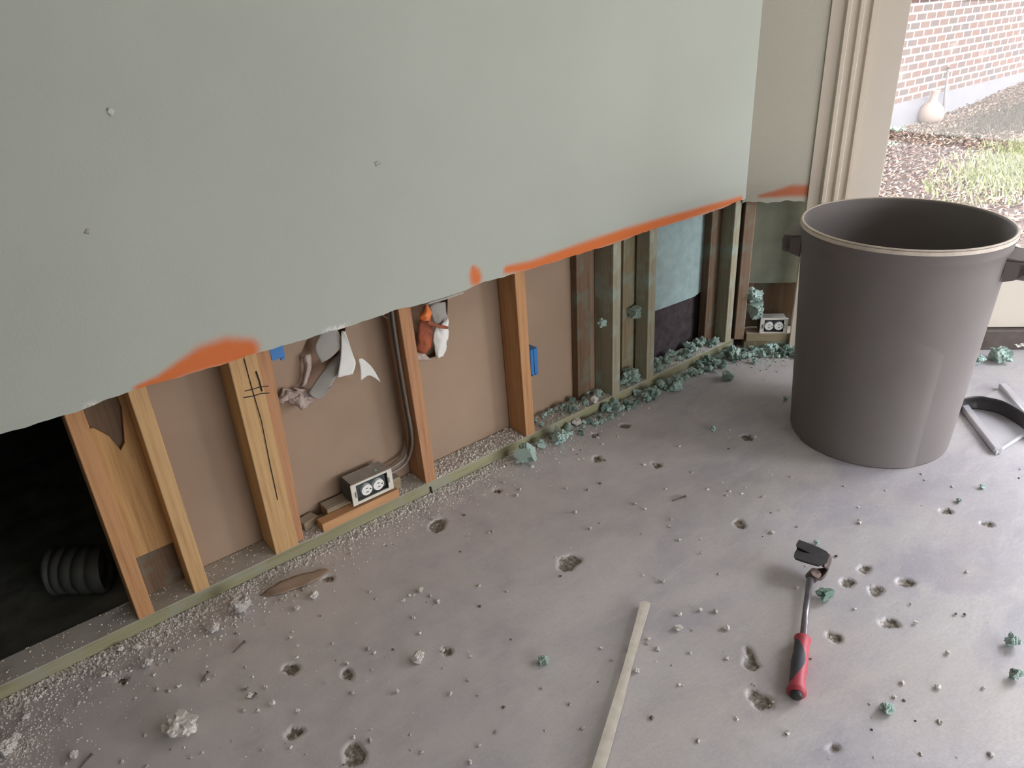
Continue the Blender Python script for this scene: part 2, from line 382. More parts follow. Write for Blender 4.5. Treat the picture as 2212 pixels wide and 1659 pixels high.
# ------------------------------------------------------------------ closed shell around the room (mostly out of frame)
def slab(name, lo, hi, mat, label): tag(box(name, lo, hi, mat), label, kind='structure')
slab('ceiling', (-6, -4.6, 2.6), (1.2, 1.2, 2.7), CEIL, 'plain white ceiling')
slab('wall_far', (-6.1, -4.6, 0), (-6, 1.2, 2.6), PAINT, 'aqua grey end wall out of frame')
def wall_open(name, P, L, holes, mat, label, th=.1):
    bm = bmesh.new(); xs = sorted({0, L}|{h[i] for h in holes for i in (0, 1)})
    for a, b_ in zip(xs[:-1], xs[1:]):
        hh = [h for h in holes if h[0] <= a and h[1] >= b_]
        spans = [(0, 2.6)] if not hh else [(0, hh[0][2]), (hh[0][3], 2.6)]
        for z0, z1 in spans:
            if z1-z0 < .001: continue
            v = [bm.verts.new(P(s, o, z)) for z in (z0, z1) for s, o in ((a, 0), (b_, 0), (b_, th), (a, th))]
            for f in ((3, 2, 1, 0), (4, 5, 6, 7), (0, 1, 5, 4), (1, 2, 6, 5), (2, 3, 7, 6), (3, 0, 4, 7)): bm.faces.new([v[i] for i in f])
    return tag(bm_obj(name, bm, mat), label, kind='structure')
wall_open('wall_bay', lambda s, o, z: Vector((1.0+o, -1.05-s, z)), 3.55, [(.25, 2.75, .12, 1.95)], PAINT, 'bay wall with wide window, out of frame')
wall_open('wall_back', lambda s, o, z: Vector((1.0-s, -4.6-o, z)), 7.0, [(.1, 3.0, .08, 1.1)], PAINT, 'wall behind the viewer with a window')
box_w = empty('window_1', (1.05, -2.55, 0)); tag(box_w, 'wide bay window out of frame', kind='structure')
for y in (-1.33, -2.13, -2.97, -3.77): box('window_frame', (0, y+2.55-.025, .12), (.05, y+2.55+.025, 1.95), TRIM, box_w)
for z in (.12, 1.905): box('window_rail', (0, -1.25, z), (.05, 1.25, z+.045), TRIM, box_w)

# ------------------------------------------------------------------ patio door and its casing in the short wall's plane
def strip(name, prof, z0, z1, mat, parent=None):
    vs = [SP(s, o, z) for z in (z0, z1) for s, o in prof]; n = len(prof)
    fs = [(i, (i+1) % n, n+(i+1) % n, n+i) for i in range(n)]+[tuple(range(n-1, -1, -1)), tuple(range(n, 2*n))]
    return mesh(name, vs, fs, mat, parent)
prof = [(.228, .0), (.228, -.018), (.270, -.020), (.275, -.031), (.287, -.031), (.292, -.020), (.312, -.020), (.317, -.029), (.329, -.029), (.334, -.018),
        (.352, -.018), (.357, -.027), (.368, -.027), (.371, -.010), (.376, -.010), (.376, .0)]
tag(strip('trim_1', prof, 0, 2.12, TRIM), 'fluted cream door casing on the short wall', kind='structure')
tag(strip('trim_2', [(1.60-s, o) for s, o in prof][::-1], 0, 2.12, TRIM), 'fluted cream door casing on the far side of the door', kind='structure')
dr = empty('door_1', SP(.8, 0, 0)); tag(dr, 'cream glazed patio door with a tall bottom rail', kind='structure')
DL = Matrix.Translation(-SP(.8, 0, 0))
def dpart(name, s0, s1, o0, o1, z0, z1, mat, bev=.002):
    bm = bmesh.new(); vs = bm_box(bm, (s0, o0, z0), (s1, o1, z1), None, bev)
    for v in bm.verts: v.co = DL @ SP(v.co.x, v.co.y, v.co.z)
    return bm_obj(name, bm, mat, dr)
dpart('stile', .376, .482, -.006, .040, .085, 2.05, DOORP); dpart('stile', 1.125, 1.224, -.006, .040, .085, 2.05, DOORP)
dpart('bottom_rail', .482, 1.125, -.004, .038, .085, .312, DOORP); dpart('top_rail', .482, 1.125, -.004, .038, 1.95, 2.05, DOORP)
GL = NB('clear_window_glass', .0, 0, .5)
tr = GL.n('ShaderNodeBsdfTransparent'); gs = GL.n('ShaderNodeBsdfGlossy'); gs.inputs['Roughness'].default_value = .02
fr = GL.n('ShaderNodeFresnel'); fr.inputs['IOR'].default_value = 1.45; mx = GL.n('ShaderNodeMixShader')
GL.L(fr.outputs[0], mx.inputs[0]); GL.L(tr.outputs[0], mx.inputs[1]); GL.L(gs.outputs[0], mx.inputs[2]); GL.L(mx.outputs[0], GL.t.nodes['Material Output'].inputs[0])
dpart('glass', .482, 1.125, .016, .020, .312, 1.95, GL.m, 0)
dpart('threshold', .376, 1.224, -.03, .11, .0, .083, BRONZE, .004)
# header over door, wall above short piece and between door and bay
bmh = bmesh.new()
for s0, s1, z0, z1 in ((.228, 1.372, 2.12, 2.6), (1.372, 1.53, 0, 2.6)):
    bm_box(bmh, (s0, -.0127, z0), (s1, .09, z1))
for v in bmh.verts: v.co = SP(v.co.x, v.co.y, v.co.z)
tag(bm_obj('wall_door', bmh, PAINT_BOUNCE), 'painted wall over and beyond the door', kind='structure')

# ------------------------------------------------------------------ wall cavity: back sheet, sheathings, void
def poly_sheet(name, outer, holes, mat, y, th=.004, parent=None):
    cu = bpy.data.curves.new(name, 'CURVE'); cu.dimensions = '2D'; cu.fill_mode = 'BOTH'; cu.extrude = th/2
    for pts in [outer]+holes:
        sp_ = cu.splines.new('POLY'); sp_.points.add(len(pts)-1); sp_.use_cyclic_u = True
        for q, (a, b_) in zip(sp_.points, pts): q.co = (a, b_, 0, 1)
    t = bpy.data.objects.new('tmp', cu); me = bpy.data.meshes.new_from_object(t); bpy.data.objects.remove(t)
    me.transform(Matrix(((1, 0, 0, 0), (0, 0, -1, y), (0, 1, 0, 0), (0, 0, 0, 1))))
    me.name = name; me.materials.clear(); return link(name, me, mat, parent)
def wpx(pts, y): return [(WP(u, v, y).x, WP(u, v, y).z) for u, v in pts]
x6 = WP(1285, 700, .089).x; xs1 = WP(335, 1325, 0).x - .02; xs2 = WP(422, 1285, 0).x - .01
BEY = plain('brown_inner_surface', (.34, .22, .15), .9, .2, 6)
holeA = wpx([(668,722),(652,760),(650,800),(655,835),(675,848),(700,845),(724,800),(738,750),(748,705),(730,660),(690,665)], .089)
holeB = wpx([(880,640),(884,700),(900,745),(925,775),(945,770),(960,745),(966,700),(968,640),(930,600)], .089)
rear = poly_sheet('wall_rear', [(xs2, .0), (x6+.05, .0), (x6+.05, 2.6), (xs2, 2.6)], [holeA, holeB], PAPER, .093, .006)
tag(rear, 'brown paper back of the drywall seen between the studs', kind='structure')
slab('wall_beyond', (-2.2, .125, .0), (.09, .135, 2.6), BEY, 'dark surface behind the torn holes')
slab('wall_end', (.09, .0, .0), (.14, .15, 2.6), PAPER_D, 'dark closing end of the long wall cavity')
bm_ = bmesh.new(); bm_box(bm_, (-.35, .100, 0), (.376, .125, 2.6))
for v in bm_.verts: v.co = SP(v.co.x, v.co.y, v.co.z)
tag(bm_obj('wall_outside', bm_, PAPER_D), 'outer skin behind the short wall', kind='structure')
# unlit space behind the left end of the wall
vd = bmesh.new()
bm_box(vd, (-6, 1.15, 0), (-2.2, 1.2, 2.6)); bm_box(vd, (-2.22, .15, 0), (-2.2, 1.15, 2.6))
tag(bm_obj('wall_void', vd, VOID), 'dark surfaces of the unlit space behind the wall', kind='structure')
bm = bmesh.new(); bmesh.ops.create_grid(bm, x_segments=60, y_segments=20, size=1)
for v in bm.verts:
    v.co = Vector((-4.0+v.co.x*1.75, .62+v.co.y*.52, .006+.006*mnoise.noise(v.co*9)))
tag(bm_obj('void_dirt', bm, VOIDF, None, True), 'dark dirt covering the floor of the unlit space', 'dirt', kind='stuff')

def stud_pts(b0, t0, width=.038, depth=.088, y=0.0, z0=.038, z1=1.0):
    xb = WP(b0[0], b0[1], y).x; pt = WP(t0[0], t0[1], y); k = (pt.x-xb)/(pt.z-z0)
    k = max(-.06, min(.06, k)); xt = xb+k*(z1-z0)
    return [(xb, y, z0), (xb+width, y, z0), (xb+width, y+depth, z0), (xb, y+depth, z0), (xt, y, z1), (xt+width, y, z1), (xt+width, y+depth, z1), (xt, y+depth, z1)]
def stud(b0, t0, mat, label, **kw):
    p = stud_pts(b0, t0, **kw); base = Vector(p[0]); o = hexa('wall_stud', [Vector(q)-base for q in p], mat, None, .0015); o.location = base
    tag(o, label, 'wall stud', 'studs of the opened long wall'); return o
stud((300,1338), (140,903), WOOD_O, 'orange pine stud at the edge of the black opening, first from the left', width=.037)
stud((422,1285), (277,852), WOOD_Y, 'yellow pine stud right of the plywood panel, second from the left')
s3 = stud((597,1200), (494,786), WOOD_Y, 'pale pine stud on the left side of the doubled post marked with black lines')
p3 = WP(597, 1200); t3 = WP(494, 786)
s3b = stud((624,1190), (528,775), WOOD_Y, 'pine stud on the right side of the doubled post, left of the reddish board', width=.030)
stud((632,1186), (551,766), WOOD_R, 'reddish pine board set back behind the doubled post', y=.012, width=.037, depth=.07)
stud((922,1057), (862,678), WOOD_R, 'reddish pine stud with white flecks beside the grey cables')
stud((1137,945), (1112,597), WOOD_O, 'pine stud with a blue box fixed on its right side')
stud((1323,853), (1325,528), WOOD_P, 'pine stud with teal stained upper half, left of the narrow dark gap')
stud((1397,812), (1404,505), WOOD_P, 'thin teal washed stud at the left edge of the pale blue board', depth=.06)
stud((1566,742), (1590,438), WOOD_P, 'teal washed corner stud where the two walls meet', depth=.088)
# recessed framing behind
def rec(name, px, y0, y1, mat, label, cat, z0=.04, z1=1.0):
    a, b_ = WP(px[0], px[1], y0).x, WP(px[2], px[3], y0).x
    o = box(name, (0, 0, 0), (b_-a, y1-y0, z1-z0), mat, None, .001); o.location = (a, y0, z0); return tag(o, label, cat)
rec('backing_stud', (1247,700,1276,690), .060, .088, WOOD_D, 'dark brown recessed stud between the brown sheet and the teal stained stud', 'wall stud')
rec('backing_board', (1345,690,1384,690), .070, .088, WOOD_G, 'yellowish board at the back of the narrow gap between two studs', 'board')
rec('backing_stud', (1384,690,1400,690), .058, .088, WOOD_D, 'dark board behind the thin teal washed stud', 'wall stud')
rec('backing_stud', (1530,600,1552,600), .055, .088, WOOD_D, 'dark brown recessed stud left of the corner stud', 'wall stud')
# teal sheathing and dark membrane between the last two studs
xa, xb_ = WP(1400, 600, .089).x, WP(1560, 600, .089).x
tb = poly_sheet('sheathing_board', wpx([(1385,700),(1413,672),(1460,655),(1500,640),(1530,615),(1560,585)], .089)[::-1]+[(xa, 1.0), (xb_+.02, 1.0)][::1], [], TEALP, .091, .008)
tag(tb, 'pale teal blue sheathing board in the last bay before the corner', 'board')
mb = poly_sheet('membrane_sheet', [(xa-.1, .02), (xb_+.02, .02), (xb_+.02, .62), (xa-.1, .62)], [], BLACKB, .105, .006)
tag(mb, 'dark purple brown membrane below the pale teal board', 'membrane')

# plywood between the first two studs
pl_o = wpx([(170,880),(205,905),(200,925),(222,922),(240,945),(262,965),(268,990),(276,1040),(300,930),(330,840),(340,1150),(350,1180),(305,1197),(280,1200)], .07)
xl, xr = -2.315, WP(370, 1150, .07).x
plo = [(xl, .165), (xr+.03, .165), (xr+.03, .60), (xr-.02, .60), (xr-.018, .555), (xr-.035, .47), (xr-.048, .455), (xr-.062, .50), (xr-.085, .53), (xl+.02, .535), (xl, .53)]
tag(poly_sheet('plywood_panel', plo, [], PLY, .070, .010), 'orange plywood panel with a torn top between the first two studs', 'plywood panel')
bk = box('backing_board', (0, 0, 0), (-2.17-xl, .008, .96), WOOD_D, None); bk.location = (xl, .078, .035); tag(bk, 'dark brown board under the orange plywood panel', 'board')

# bottom plate
pl = box('bottom_plate', (0, 0, 0), (3.5+.02, .089, .038), PLATE, None, .002); pl.location = (-3.5, 0, 0)
tag(pl, 'long green treated bottom plate dusted grey under the studs of the long wall', 'bottom plate')
# short-wall cavity
def sbox(name, s0, s1, o0, o1, z0, z1, mat, label, cat, group=None, bev=.0015):
    o = box(name, (s0, o0, z0), (s1, o1, z1), mat, None, bev)
    for v in o.data.vertices: v.co = Vector((v.co.x-s0, v.co.y-o0, v.co.z-z0))
    o.location = SP(s0, o0, z0); o.rotation_euler = (0, 0, -math.pi/4); return tag(o, label, cat, group)
sbox('wall_stud', .012, .050, .002, .088, .038, 1.0, WOOD_B, 'brown stud of the short wall right beside the corner stud', 'wall stud')
sbox('sheathing_board', .050, .300, .050, .058, .262, 1.0, TEALG, 'grey green board above the outlet on the short wall', 'board')
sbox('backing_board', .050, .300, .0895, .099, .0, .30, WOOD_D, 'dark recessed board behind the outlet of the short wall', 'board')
sbox('bottom_plate', .052, .376, .0, .089, .0, .030, WOOD_G, 'short bottom plate under the outlet beside the door', 'bottom plate')

# ------------------------------------------------------------------ outlets on wooden blocks
def outlet(P, rz, lab, wmm=.105, hmm=.055, dep=.055, cable=True, mats=None):
    root = empty('electrical_outlet', P, rz); tag(root, lab, 'electrical outlet')
    bm = bmesh.new()                                       # five-sided steel box open to the room (-y)
    t = .0018
    for lo, hi in (((0, 0, 0), (wmm, dep, t)), ((0, 0, hmm-t), (wmm, dep, hmm)), ((0, 0, t), (t, dep, hmm-t)), ((wmm-t, 0, t), (wmm, dep, hmm-t)), ((t, dep-t, t), (wmm-t, dep, hmm-t))): bm_box(bm, lo, hi)
    bm_obj('metal_box', bm, STEEL, root)
    bm = bmesh.new()                                       # cream plaster ring around the mouth
    for lo, hi in (((-.006, -.004, -.005), (wmm+.006, 0, .004)), ((-.006, -.004, hmm-.004), (wmm+.006, 0, hmm+.003)), ((-.006, -.004, .004), (.010, 0, hmm-.004)), ((wmm-.010, -.004, .004), (wmm+.006, 0, hmm-.004))): bm_box(bm, lo, hi, None, .0005)
    bm_obj('mud_ring', bm, plain('cream_ring', (.66, .62, .54), .6), root)
    box('side_cover', (-.0055, .002, .002), (-.001, dep, hmm-.002), DARKST, root, .0005)
    rc = box('receptacle', (.014, .004, .010), (wmm-.014, .018, hmm-.010), DARKST, root, .001)
    for k in (0, 1):
        cx_ = wmm/2+(-.019 if k == 0 else .019)
        bm = bmesh.new(); bmesh.ops.create_cone(bm, cap_ends=True, segments=28, radius1=.0175, radius2=.0168, depth=.010, matrix=Matrix.Translation((cx_, -.001, hmm/2)) @ Matrix.Rotation(math.pi/2, 4, 'X'))
        f_ = bm_obj('socket_face', bm, WHITE, root)
        bm = bmesh.new()
        for dx in (-.006, .006): bm_box(bm, (cx_-.004 if dx < 0 else cx_-.0035, -.0068, hmm/2+dx*1.0-.0011), (cx_+.004, -.0058, hmm/2+dx+.0011))
        bmesh.ops.create_cone(bm, cap_ends=True, segments=10, radius1=.0023, radius2=.0023, depth=.001, matrix=Matrix.Translation((cx_+.011, -.0063, hmm/2)) @ Matrix.Rotation(math.pi/2, 4, 'X'))
        bm_obj('socket_slots', bm, INK, f_)
    for x in (.004, wmm-.010): box('mounting_ear', (x, -.007, hmm*.35), (x+.006, -.004, hmm*.65), STEEL, root, .001)
    return root
A = WP(770, 1088, .004); B = WP(842, 1050, .004)
rzA = math.atan2(0, 1)
outlet(Vector((A.x-.004, .006, .079)), 0.0, 'steel box with white double socket on wooden blocks left of the cables', (B.x-A.x)+.01, .062, .060)
b1, b2 = WP(697, 1140, -.0), WP(862, 1065, -.0)
def blk(name, x0, x1, y0, y1, z0, z1, mat, label, rz=0.0):
    o = box(name, (0, 0, 0), (x1-x0, y1-y0, z1-z0), mat, None, .0015); o.location = (x0, y0, z0); o.rotation_euler = (0, 0, rz); return tag(o, label, 'wood block')
blk('wood_block', b1.x, b2.x, -.001, .034, .0385, .0785-.012, BLOCKW, 'orange wooden block at the plate edge in front of the left outlet')
blk('wood_block', b1.x+.035, b2.x+.03, .036, .082, .0385, .078, BLOCKD, 'dusty wooden block directly under the left outlet box')
hexa_b = blk('wood_shim', b1.x-.035, b1.x+.015, .040, .075, .0385, .062, BLOCKD, 'short dusty offcut of wood beside the left outlet blocks', .25)
sbox('wood_block', .058, .262, -.004, .075, .0305, .066, BLOCKD, 'dull wooden block under the outlet beside the door', 'wood block')
sb = outlet(SP(.115, .004, .067), -math.pi/4, 'white double socket in a cream ringed box beside the door', .096, .060, .055)

# blue plastic boxes
def blue_box(loc, w_, d_, h_, label):
    root = empty('junction_box', loc); tag(root, label, 'electrical box')
    bm = bmesh.new(); t = .002
    for lo, hi in (((0, 0, 0), (w_, d_, t)), ((0, 0, h_-t), (w_, d_, h_)), ((0, 0, t), (t, d_, h_-t)), ((w_-t, 0, t), (w_, d_, h_-t)), ((t, 0, t), (w_-t, t, h_-t))): bm_box(bm, lo, hi, None, 0)
    bm_obj('box_shell', bm, BLUE, root)
    for x in (.004, w_-.012): box('clamp_tab', (x, -.002, -.006), (x+.008, .006, 0), BLUE, root)
    box('rib', (w_*.45, -.0025, .004), (w_*.55, 0, h_-.004), BLUE, root)
    return root
p = WP(590, 757, .020); pb = WP(588, 780, .020)
blue_box((p.x-.034, .030, pb.z-.004), .064, .055, .09, 'blue plastic box peeking out under the cut drywall beside the doubled post')
p = WP(1148, 812, .035)
blue_box((p.x+.004, .040, p.z), .030, .045, .088, 'blue plastic box fastened to the right side of a stud low in the wall')

# cables
cab = empty('electrical_cable', WP(850, 700, .07)); tag(cab, 'pair of grey cables curving down from the wall to the left outlet', 'cable')
L0 = cab.location
c1 = [(838,660,.07),(843,700,.07),(852,760,.072),(862,820,.072),(872,880,.07),(881,930,.066),(882,965,.06),(872,990,.055),(850,1008,.048),(825,1019,.040)]
xs4b = WP(922, 1057, 0).x; k4 = (WP(862, 678, 0).x-xs4b)/(WP(862, 678, 0).z-.038)
def on_stud(u, v, y):                     # beside the left face of the reddish stud
    d = ray(u, v); p = WP(u, v, y)
    for _ in range(4):
        xp = xs4b+k4*(p.z-.038)-.008; p = CAM+d*((xp-CAM.x)/d.x)
    return p if p.y < .084 else WP(u, v, .084)
def cpt(q): return on_stud(*q) if q[1] < 975 else WP(*q)
tube('cable', smoothpath([cpt(q)-L0 for q in c1], 6), .0042, GREY, cab)
c2 = [(u+8, v, y-.003) for u, v, y in c1[:-3]]+[(878,998,.05),(855,1017,.042),(828,1027,.036)]
tube('cable', smoothpath([cpt(q)-L0 for q in c2], 6), .0042, GREY, cab)
thn = [WP(823,680,.05), WP(838,688,.045), WP(848,700,.05)]
o = tube('paper_thread', thn, .0012, PINKP); tag(o, 'thin pale fibre hanging above the grey cables', 'fibre')

# torn drywall paper around the two holes
def px_sheet(name, rows, th, mat, parent=None, **kw): return sheet(name, [[WP(*q) for q in r] for r in rows], th, mat, parent, **kw)
tf = empty('torn_drywall', (0, 0, 0)); tag(tf, 'torn grey and white drywall paper hanging from the larger hole', 'torn drywall')
px_sheet('grey_flap', [[(692,722,.070),(705,706,.066),(722,700,.062)],[(680,752,.066),(705,745,.060),(736,728,.056)],[(694,784,.060),(715,772,.054),(738,750,.05)]], .002, GREYP, tf)
px_sheet('hanging_flap', [[(715,780,.078),(738,757,.066),(748,735,.060)],[(690,812,.066),(712,806,.056),(738,790,.050)],[(668,845,.050),(690,842,.042),(716,832,.036)],[(668,850,.040),(690,862,.034),(718,835,.030)]], .003, GREYP, tf)
px_sheet('white_flap', [[(737,716,.050),(741,715,.046),(746,717,.042)],[(737,748,.046),(750,752,.040),(763,768,.034)],[(735,778,.040),(750,785,.034),(768,786,.028)],[(729,816,.030),(745,812,.026),(762,808,.022)]], .002, WHITE, tf)
px_sheet('white_flap', [[(774,776,.030),(780,774,.029),(787,778,.028)],[(778,795,.028),(792,797,.024),(804,794,.020)],[(779,822,.026),(798,811,.022),(822,825,.018)]], .002, WHITE, tf)
px_sheet('curled_edge', [[(655,770,.075),(662,765,.066),(672,764,.070)],[(657,800,.075),(664,797,.062),(670,800,.070)],[(647,835,.080),(655,834,.066),(662,832,.072)]], .003, PINKP, tf, crumple=.004)
px_sheet('crumbled_edge', [[(590,855,.080),(620,846,.074),(655,842,.070),(672,846,.068)],[(592,862,.070),(620,858,.058),(655,856,.052),(674,860,.052)],[(600,868,.074),(625,870,.062),(650,876,.056),(666,868,.058)]], .005, PINKP, tf, sub=10, crumple=.016)
tg = empty('torn_drywall', (0, 0, 0)); tag(tg, 'orange sprayed and white torn paper in the smaller hole by the reddish stud', 'torn drywall')
px_sheet('orange_wad', [[(915,664,.070),(924,662,.060),(930,668,.064)],[(908,678,.064),(920,682,.050),(930,684,.058)],[(912,692,.066),(920,694,.056),(928,692,.062)]], .006, ORANGE, tg, crumple=.006)
px_sheet('rust_strip', [[(905,692,.085),(920,696,.078),(936,705,.076)],[(905,725,.084),(920,730,.074),(934,738,.074)],[(900,756,.086),(912,762,.078),(920,764,.078)]], .003, RUST, tg, crumple=.006)
px_sheet('rust_sliver', [[(925,690,.062),(945,700,.056),(968,706,.056)],[(922,698,.060),(942,706,.052),(966,712,.054)]], .002, RUST, tg, crumple=.003)
px_sheet('white_flap', [[(942,708,.074),(955,700,.066),(970,690,.064)],[(938,730,.070),(955,728,.060),(968,726,.064)],[(940,758,.070),(952,758,.062),(964,750,.068)],[(942,776,.072),(948,775,.066),(956,770,.072)]], .002, WHITE, tg, crumple=.006, sub=6)
px_sheet('grey_flap', [[(928,662,.075),(942,655,.070),(962,652,.074)],[(935,690,.080),(950,680,.074),(964,672,.078)],[(940,706,.085),(955,700,.080),(967,690,.082)]], .002, GREYP, tg, crumple=.003)
px_sheet('pink_corner', [[(898,760,.088),(915,762,.086),(925,772,.086)],[(898,778,.086),(915,778,.084),(932,777,.085)]], .002, PINKP, tg)
tag(px_sheet('drywall_fragment', [[(930,652,-.0145),(965,642,-.0150),(1000,630,-.0145)],[(918,660,-.0140),(960,648,-.0190),(1002,634,-.0150)]], .0015, GREYP), 'peeling grey paper edge under the cut between the smaller hole and the orange dot', 'paper')

# marker lines on the doubled post
def inkline(pts, parent, r=.0011):
    base = parent.location
    o = tube('marker_line', [WP(u, v, -.0012)-base for u, v in pts], r, INK, parent, 6); o['label'] = 'black marker line'
inkline([(527,775),(545,840),(565,910),(585,1010),(600,1080)], s3b, .0011); inkline([(553,802),(560,822),(566,845)], s3b, .0020)
inkline([(529,845),(545,841),(562,836),(580,834)], s3, .0012); inkline([(526,859),(545,856),(565,850),(582,849)], s3, .0012)

# nail under the reddish stud
nl = tube('nail', [WP(930, 1052, -.003), WP(934, 1068, -.004)], .003, INK); tag(nl, 'dark nail poking out under the reddish stud', 'nail')

# ------------------------------------------------------------------ flexible duct in the void
dc = FL(205, 1272, 0.0); R_d = .062
root = empty('flexible_duct', (dc.x, dc.y, .006)); tag(root, 'short corrugated duct lying in the dark space behind the wall', 'duct')
ax = Vector((.92, -.39, 0)).normalized(); pts, rs = [], []
for i in range(61):
    t = i/60; pts.append(Vector((0, 0, R_d+.004))+ax*(t*.13-.085)+Vector((0, .02*math.cos(t*3), 0))); rs.append(R_d-.004+.006*abs(math.sin(t*math.pi*5)))
tube('duct_hose', pts, rs, plain('dull_duct_foil', (.045, .045, .04), .7, .2, 20, metal=.2), root, 40, False)

# ------------------------------------------------------------------ trash can
TC = Vector((-.206, -.6956, 0)); RB, RTp, H = .2402, .2790, .695
can = empty('trash_can', TC); tag(can, 'large open dark grey plastic trash can standing on the floor by the door', 'trash can')
CANM = NB('scuffed_dark_plastic', .62, 0, .35)
g = CANM.noise(2.5, 5, CANM.co(scale=(1, 1, .6))); cc = CANM.ramp(g, [(.3, (.155, .137, .131)), (.7, (.195, .174, .167))])
sc_ = CANM.noise(18, 6, CANM.co(scale=(1, 1, .35)), .7); cc = CANM.mix(CANM.ramp(sc_, [(.58, 0.0), (.8, .35)]), cc, (.20, .18, .17))
CANM.col(cc); CANM.bmp(CANM.noise(150, 3, CANM.co()), .12, .001)
CANM = CANM.m
def rz_(z): return RB+(RTp-RB)*z/H
prof = [(0, .012), (RB-.03, .012), (RB-.012, .0), (RB-.002, .0), (RB, .006), (rz_(.15), .15), (rz_(.30), .30), (rz_(.46), .46), (rz_(.60), .60), (rz_(.645), .645), (rz_(.648)+.003, .648), (rz_(.66)+.003, .66)]
prof += [(RTp+.001, .672), (RTp+.0052, .678), (RTp+.0052, .692), (RTp+.002, .6955), (RTp-.003, .694), (RTp-.006, .688), (rz_(.6)-.005, .60), (rz_(.3)-.005, .30), (RB-.004, .03), (0, .022)]
lathe('can_body', prof, CANM, can, 96)
RIM = plain('backlit_rim_glow', (.62, .54, .45), .5, .2, 20)  # backlight glow along the lip, painted as a pale colour
lathe('rim_band', [(RTp+.0056, .681), (RTp+.0058, .690), (RTp+.0028, .6962), (RTp-.002, .6958), (RTp-.0025, .694), (RTp+.002, .693), (RTp+.0045, .688), (RTp+.0056, .681)], RIM, can, 96)['label'] = 'rim with backlight glow in its colour'
# moulded raised panel low on the side that faces the viewer
def can_panel(a0, a1, z0, z1, cut, rise=.004):
    vs, fs = [], []; n, m = 30, 16
    for i in range(n+1):
        a = a0+(a1-a0)*i/n
        for j in range(m+1):
            t = i/n; top_ = z1-(cut*(max(0, t-.55)/.45)**2.2)-(cut*.25*(max(0, .35-t)/.35)**2); z = z0+(top_-z0)*j/m
            e = min(i, n-i, j*1.0 if False else m-j)/2; rr = rz_(z)+rise*min(1, e)-.0004
            vs.append((rr*math.cos(a), rr*math.sin(a), z))
    for i in range(n):
        for j in range(m): fs.append((i*(m+1)+j, (i+1)*(m+1)+j, (i+1)*(m+1)+j+1, i*(m+1)+j+1))
    return mesh('raised_panel', vs, fs, CANM, can, True)
cv = math.atan2(CAM.y-TC.y, CAM.x-TC.x)
can_panel(cv-.95, cv+.66, .004, .455, .07)
hd = (FL(2195, 560, .61)-FL(1702, 505, .61)); ha = math.atan2(hd.y, hd.x)
for sgn, nm in ((0, 'right'), (math.pi, 'left')):
    a = ha+sgn; bm = bmesh.new(); rr = rz_(.61)
    # two wedge brackets and a grip bar between them
    for s_ in (-1, 1):
        pf = [(0, .03), (.050, .022), (.058, .008), (.050, -.010), (.03, -.030), (0, -.040)]
        for dy in (0,):
            lo = [bm.verts.new((rr-.006+x, s_*.058-.004, .61+z)) for x, z in pf]; hi = [bm.verts.new((rr-.006+x, s_*.058+.004, .61+z)) for x, z in pf]
            bm.faces.new(lo); bm.faces.new(hi[::-1])
            for i in range(6): bm.faces.new((lo[i], lo[(i+1) % 6], hi[(i+1) % 6], hi[i]))
    bm_box(bm, (rr+.022, -.062, .61-.030), (rr+.052, .062, .61+.022), None, .006)
    bm_box(bm, (rr-.010, -.062, .61+.018), (rr+.048, .062, .61+.026), None, .002)
    o = bm_obj('handle', bm, CANM, can); o.rotation_euler = (0, 0, a)

# ------------------------------------------------------------------ dustpan behind the can
dp = empty('dustpan', (0, 0, 0)); tag(dp, 'pale metal dustpan with a black hood lying on the floor right of the trash can', 'dustpan')
DPM = plain('pale_worn_metal', (.50, .49, .52), .30, .08, 10, .05, 40, .25)
a_, b_, c_ = FL(2078, 882, .012), FL(2152, 978, .012), FL(2212, 940, .012)
dirx = (c_-b_).normalized(); diry = (a_-b_).normalized(); dw, dl = .27, (a_-b_).length
b0 = Vector((b_.x, b_.y, 0)); d1 = Vector((dirx.x, dirx.y, 0)).normalized(); d2 = Vector((diry.x, diry.y, 0)).normalized()
def DPp(x, y, z): return b0+d1*x+d2*y+Vector((0, 0, z))
vs = [DPp(.0, .0, .004), DPp(dw, .0, .004), DPp(dw, dl, .004), DPp(0, dl, .004)]
o = hexa('pan_floor', vs+[v+Vector((0, 0, .003)) for v in vs], DPM, dp)
def bar(name, P, Q_, w_, h_, mat, par):
    P, Q_ = Vector(P), Vector(Q_); d = (Q_-P).normalized(); n = d.cross(Vector((0, 0, 1))).normalized()*w_/2; hh = Vector((0, 0, h_))
    q = [P-n, Q_-n, Q_+n, P+n]; return hexa(name, q+[x+hh for x in q], mat, par, .003)
bar('pan_side', DPp(.012, 0, .004), DPp(.012, dl, .004), .026, .020, DPM, dp)
bar('pan_lip', DPp(0, .006, .004), DPp(dw, .006, .004), .010, .010, DPM, dp)
bar('pan_side', DPp(dw-.012, 0, .004), DPp(dw-.012, dl, .004), .026, .020, DPM, dp)
hood = []
arc = [(2076,862),(2110,856),(2140,860),(2170,868),(2212,892),(2250,925)]
top_ = [FL(u, v, .055) for u, v in arc]; bot_ = [Vector((t.x-.0, t.y-.0, .006)) for t in top_]
o = sheet('hood', [top_, [(t+b)/2+Vector((.004, .006, 0)) for t, b in zip(top_, bot_)], bot_], .004, plain('black_plastic', (.035, .03, .03), .45), dp, 5)

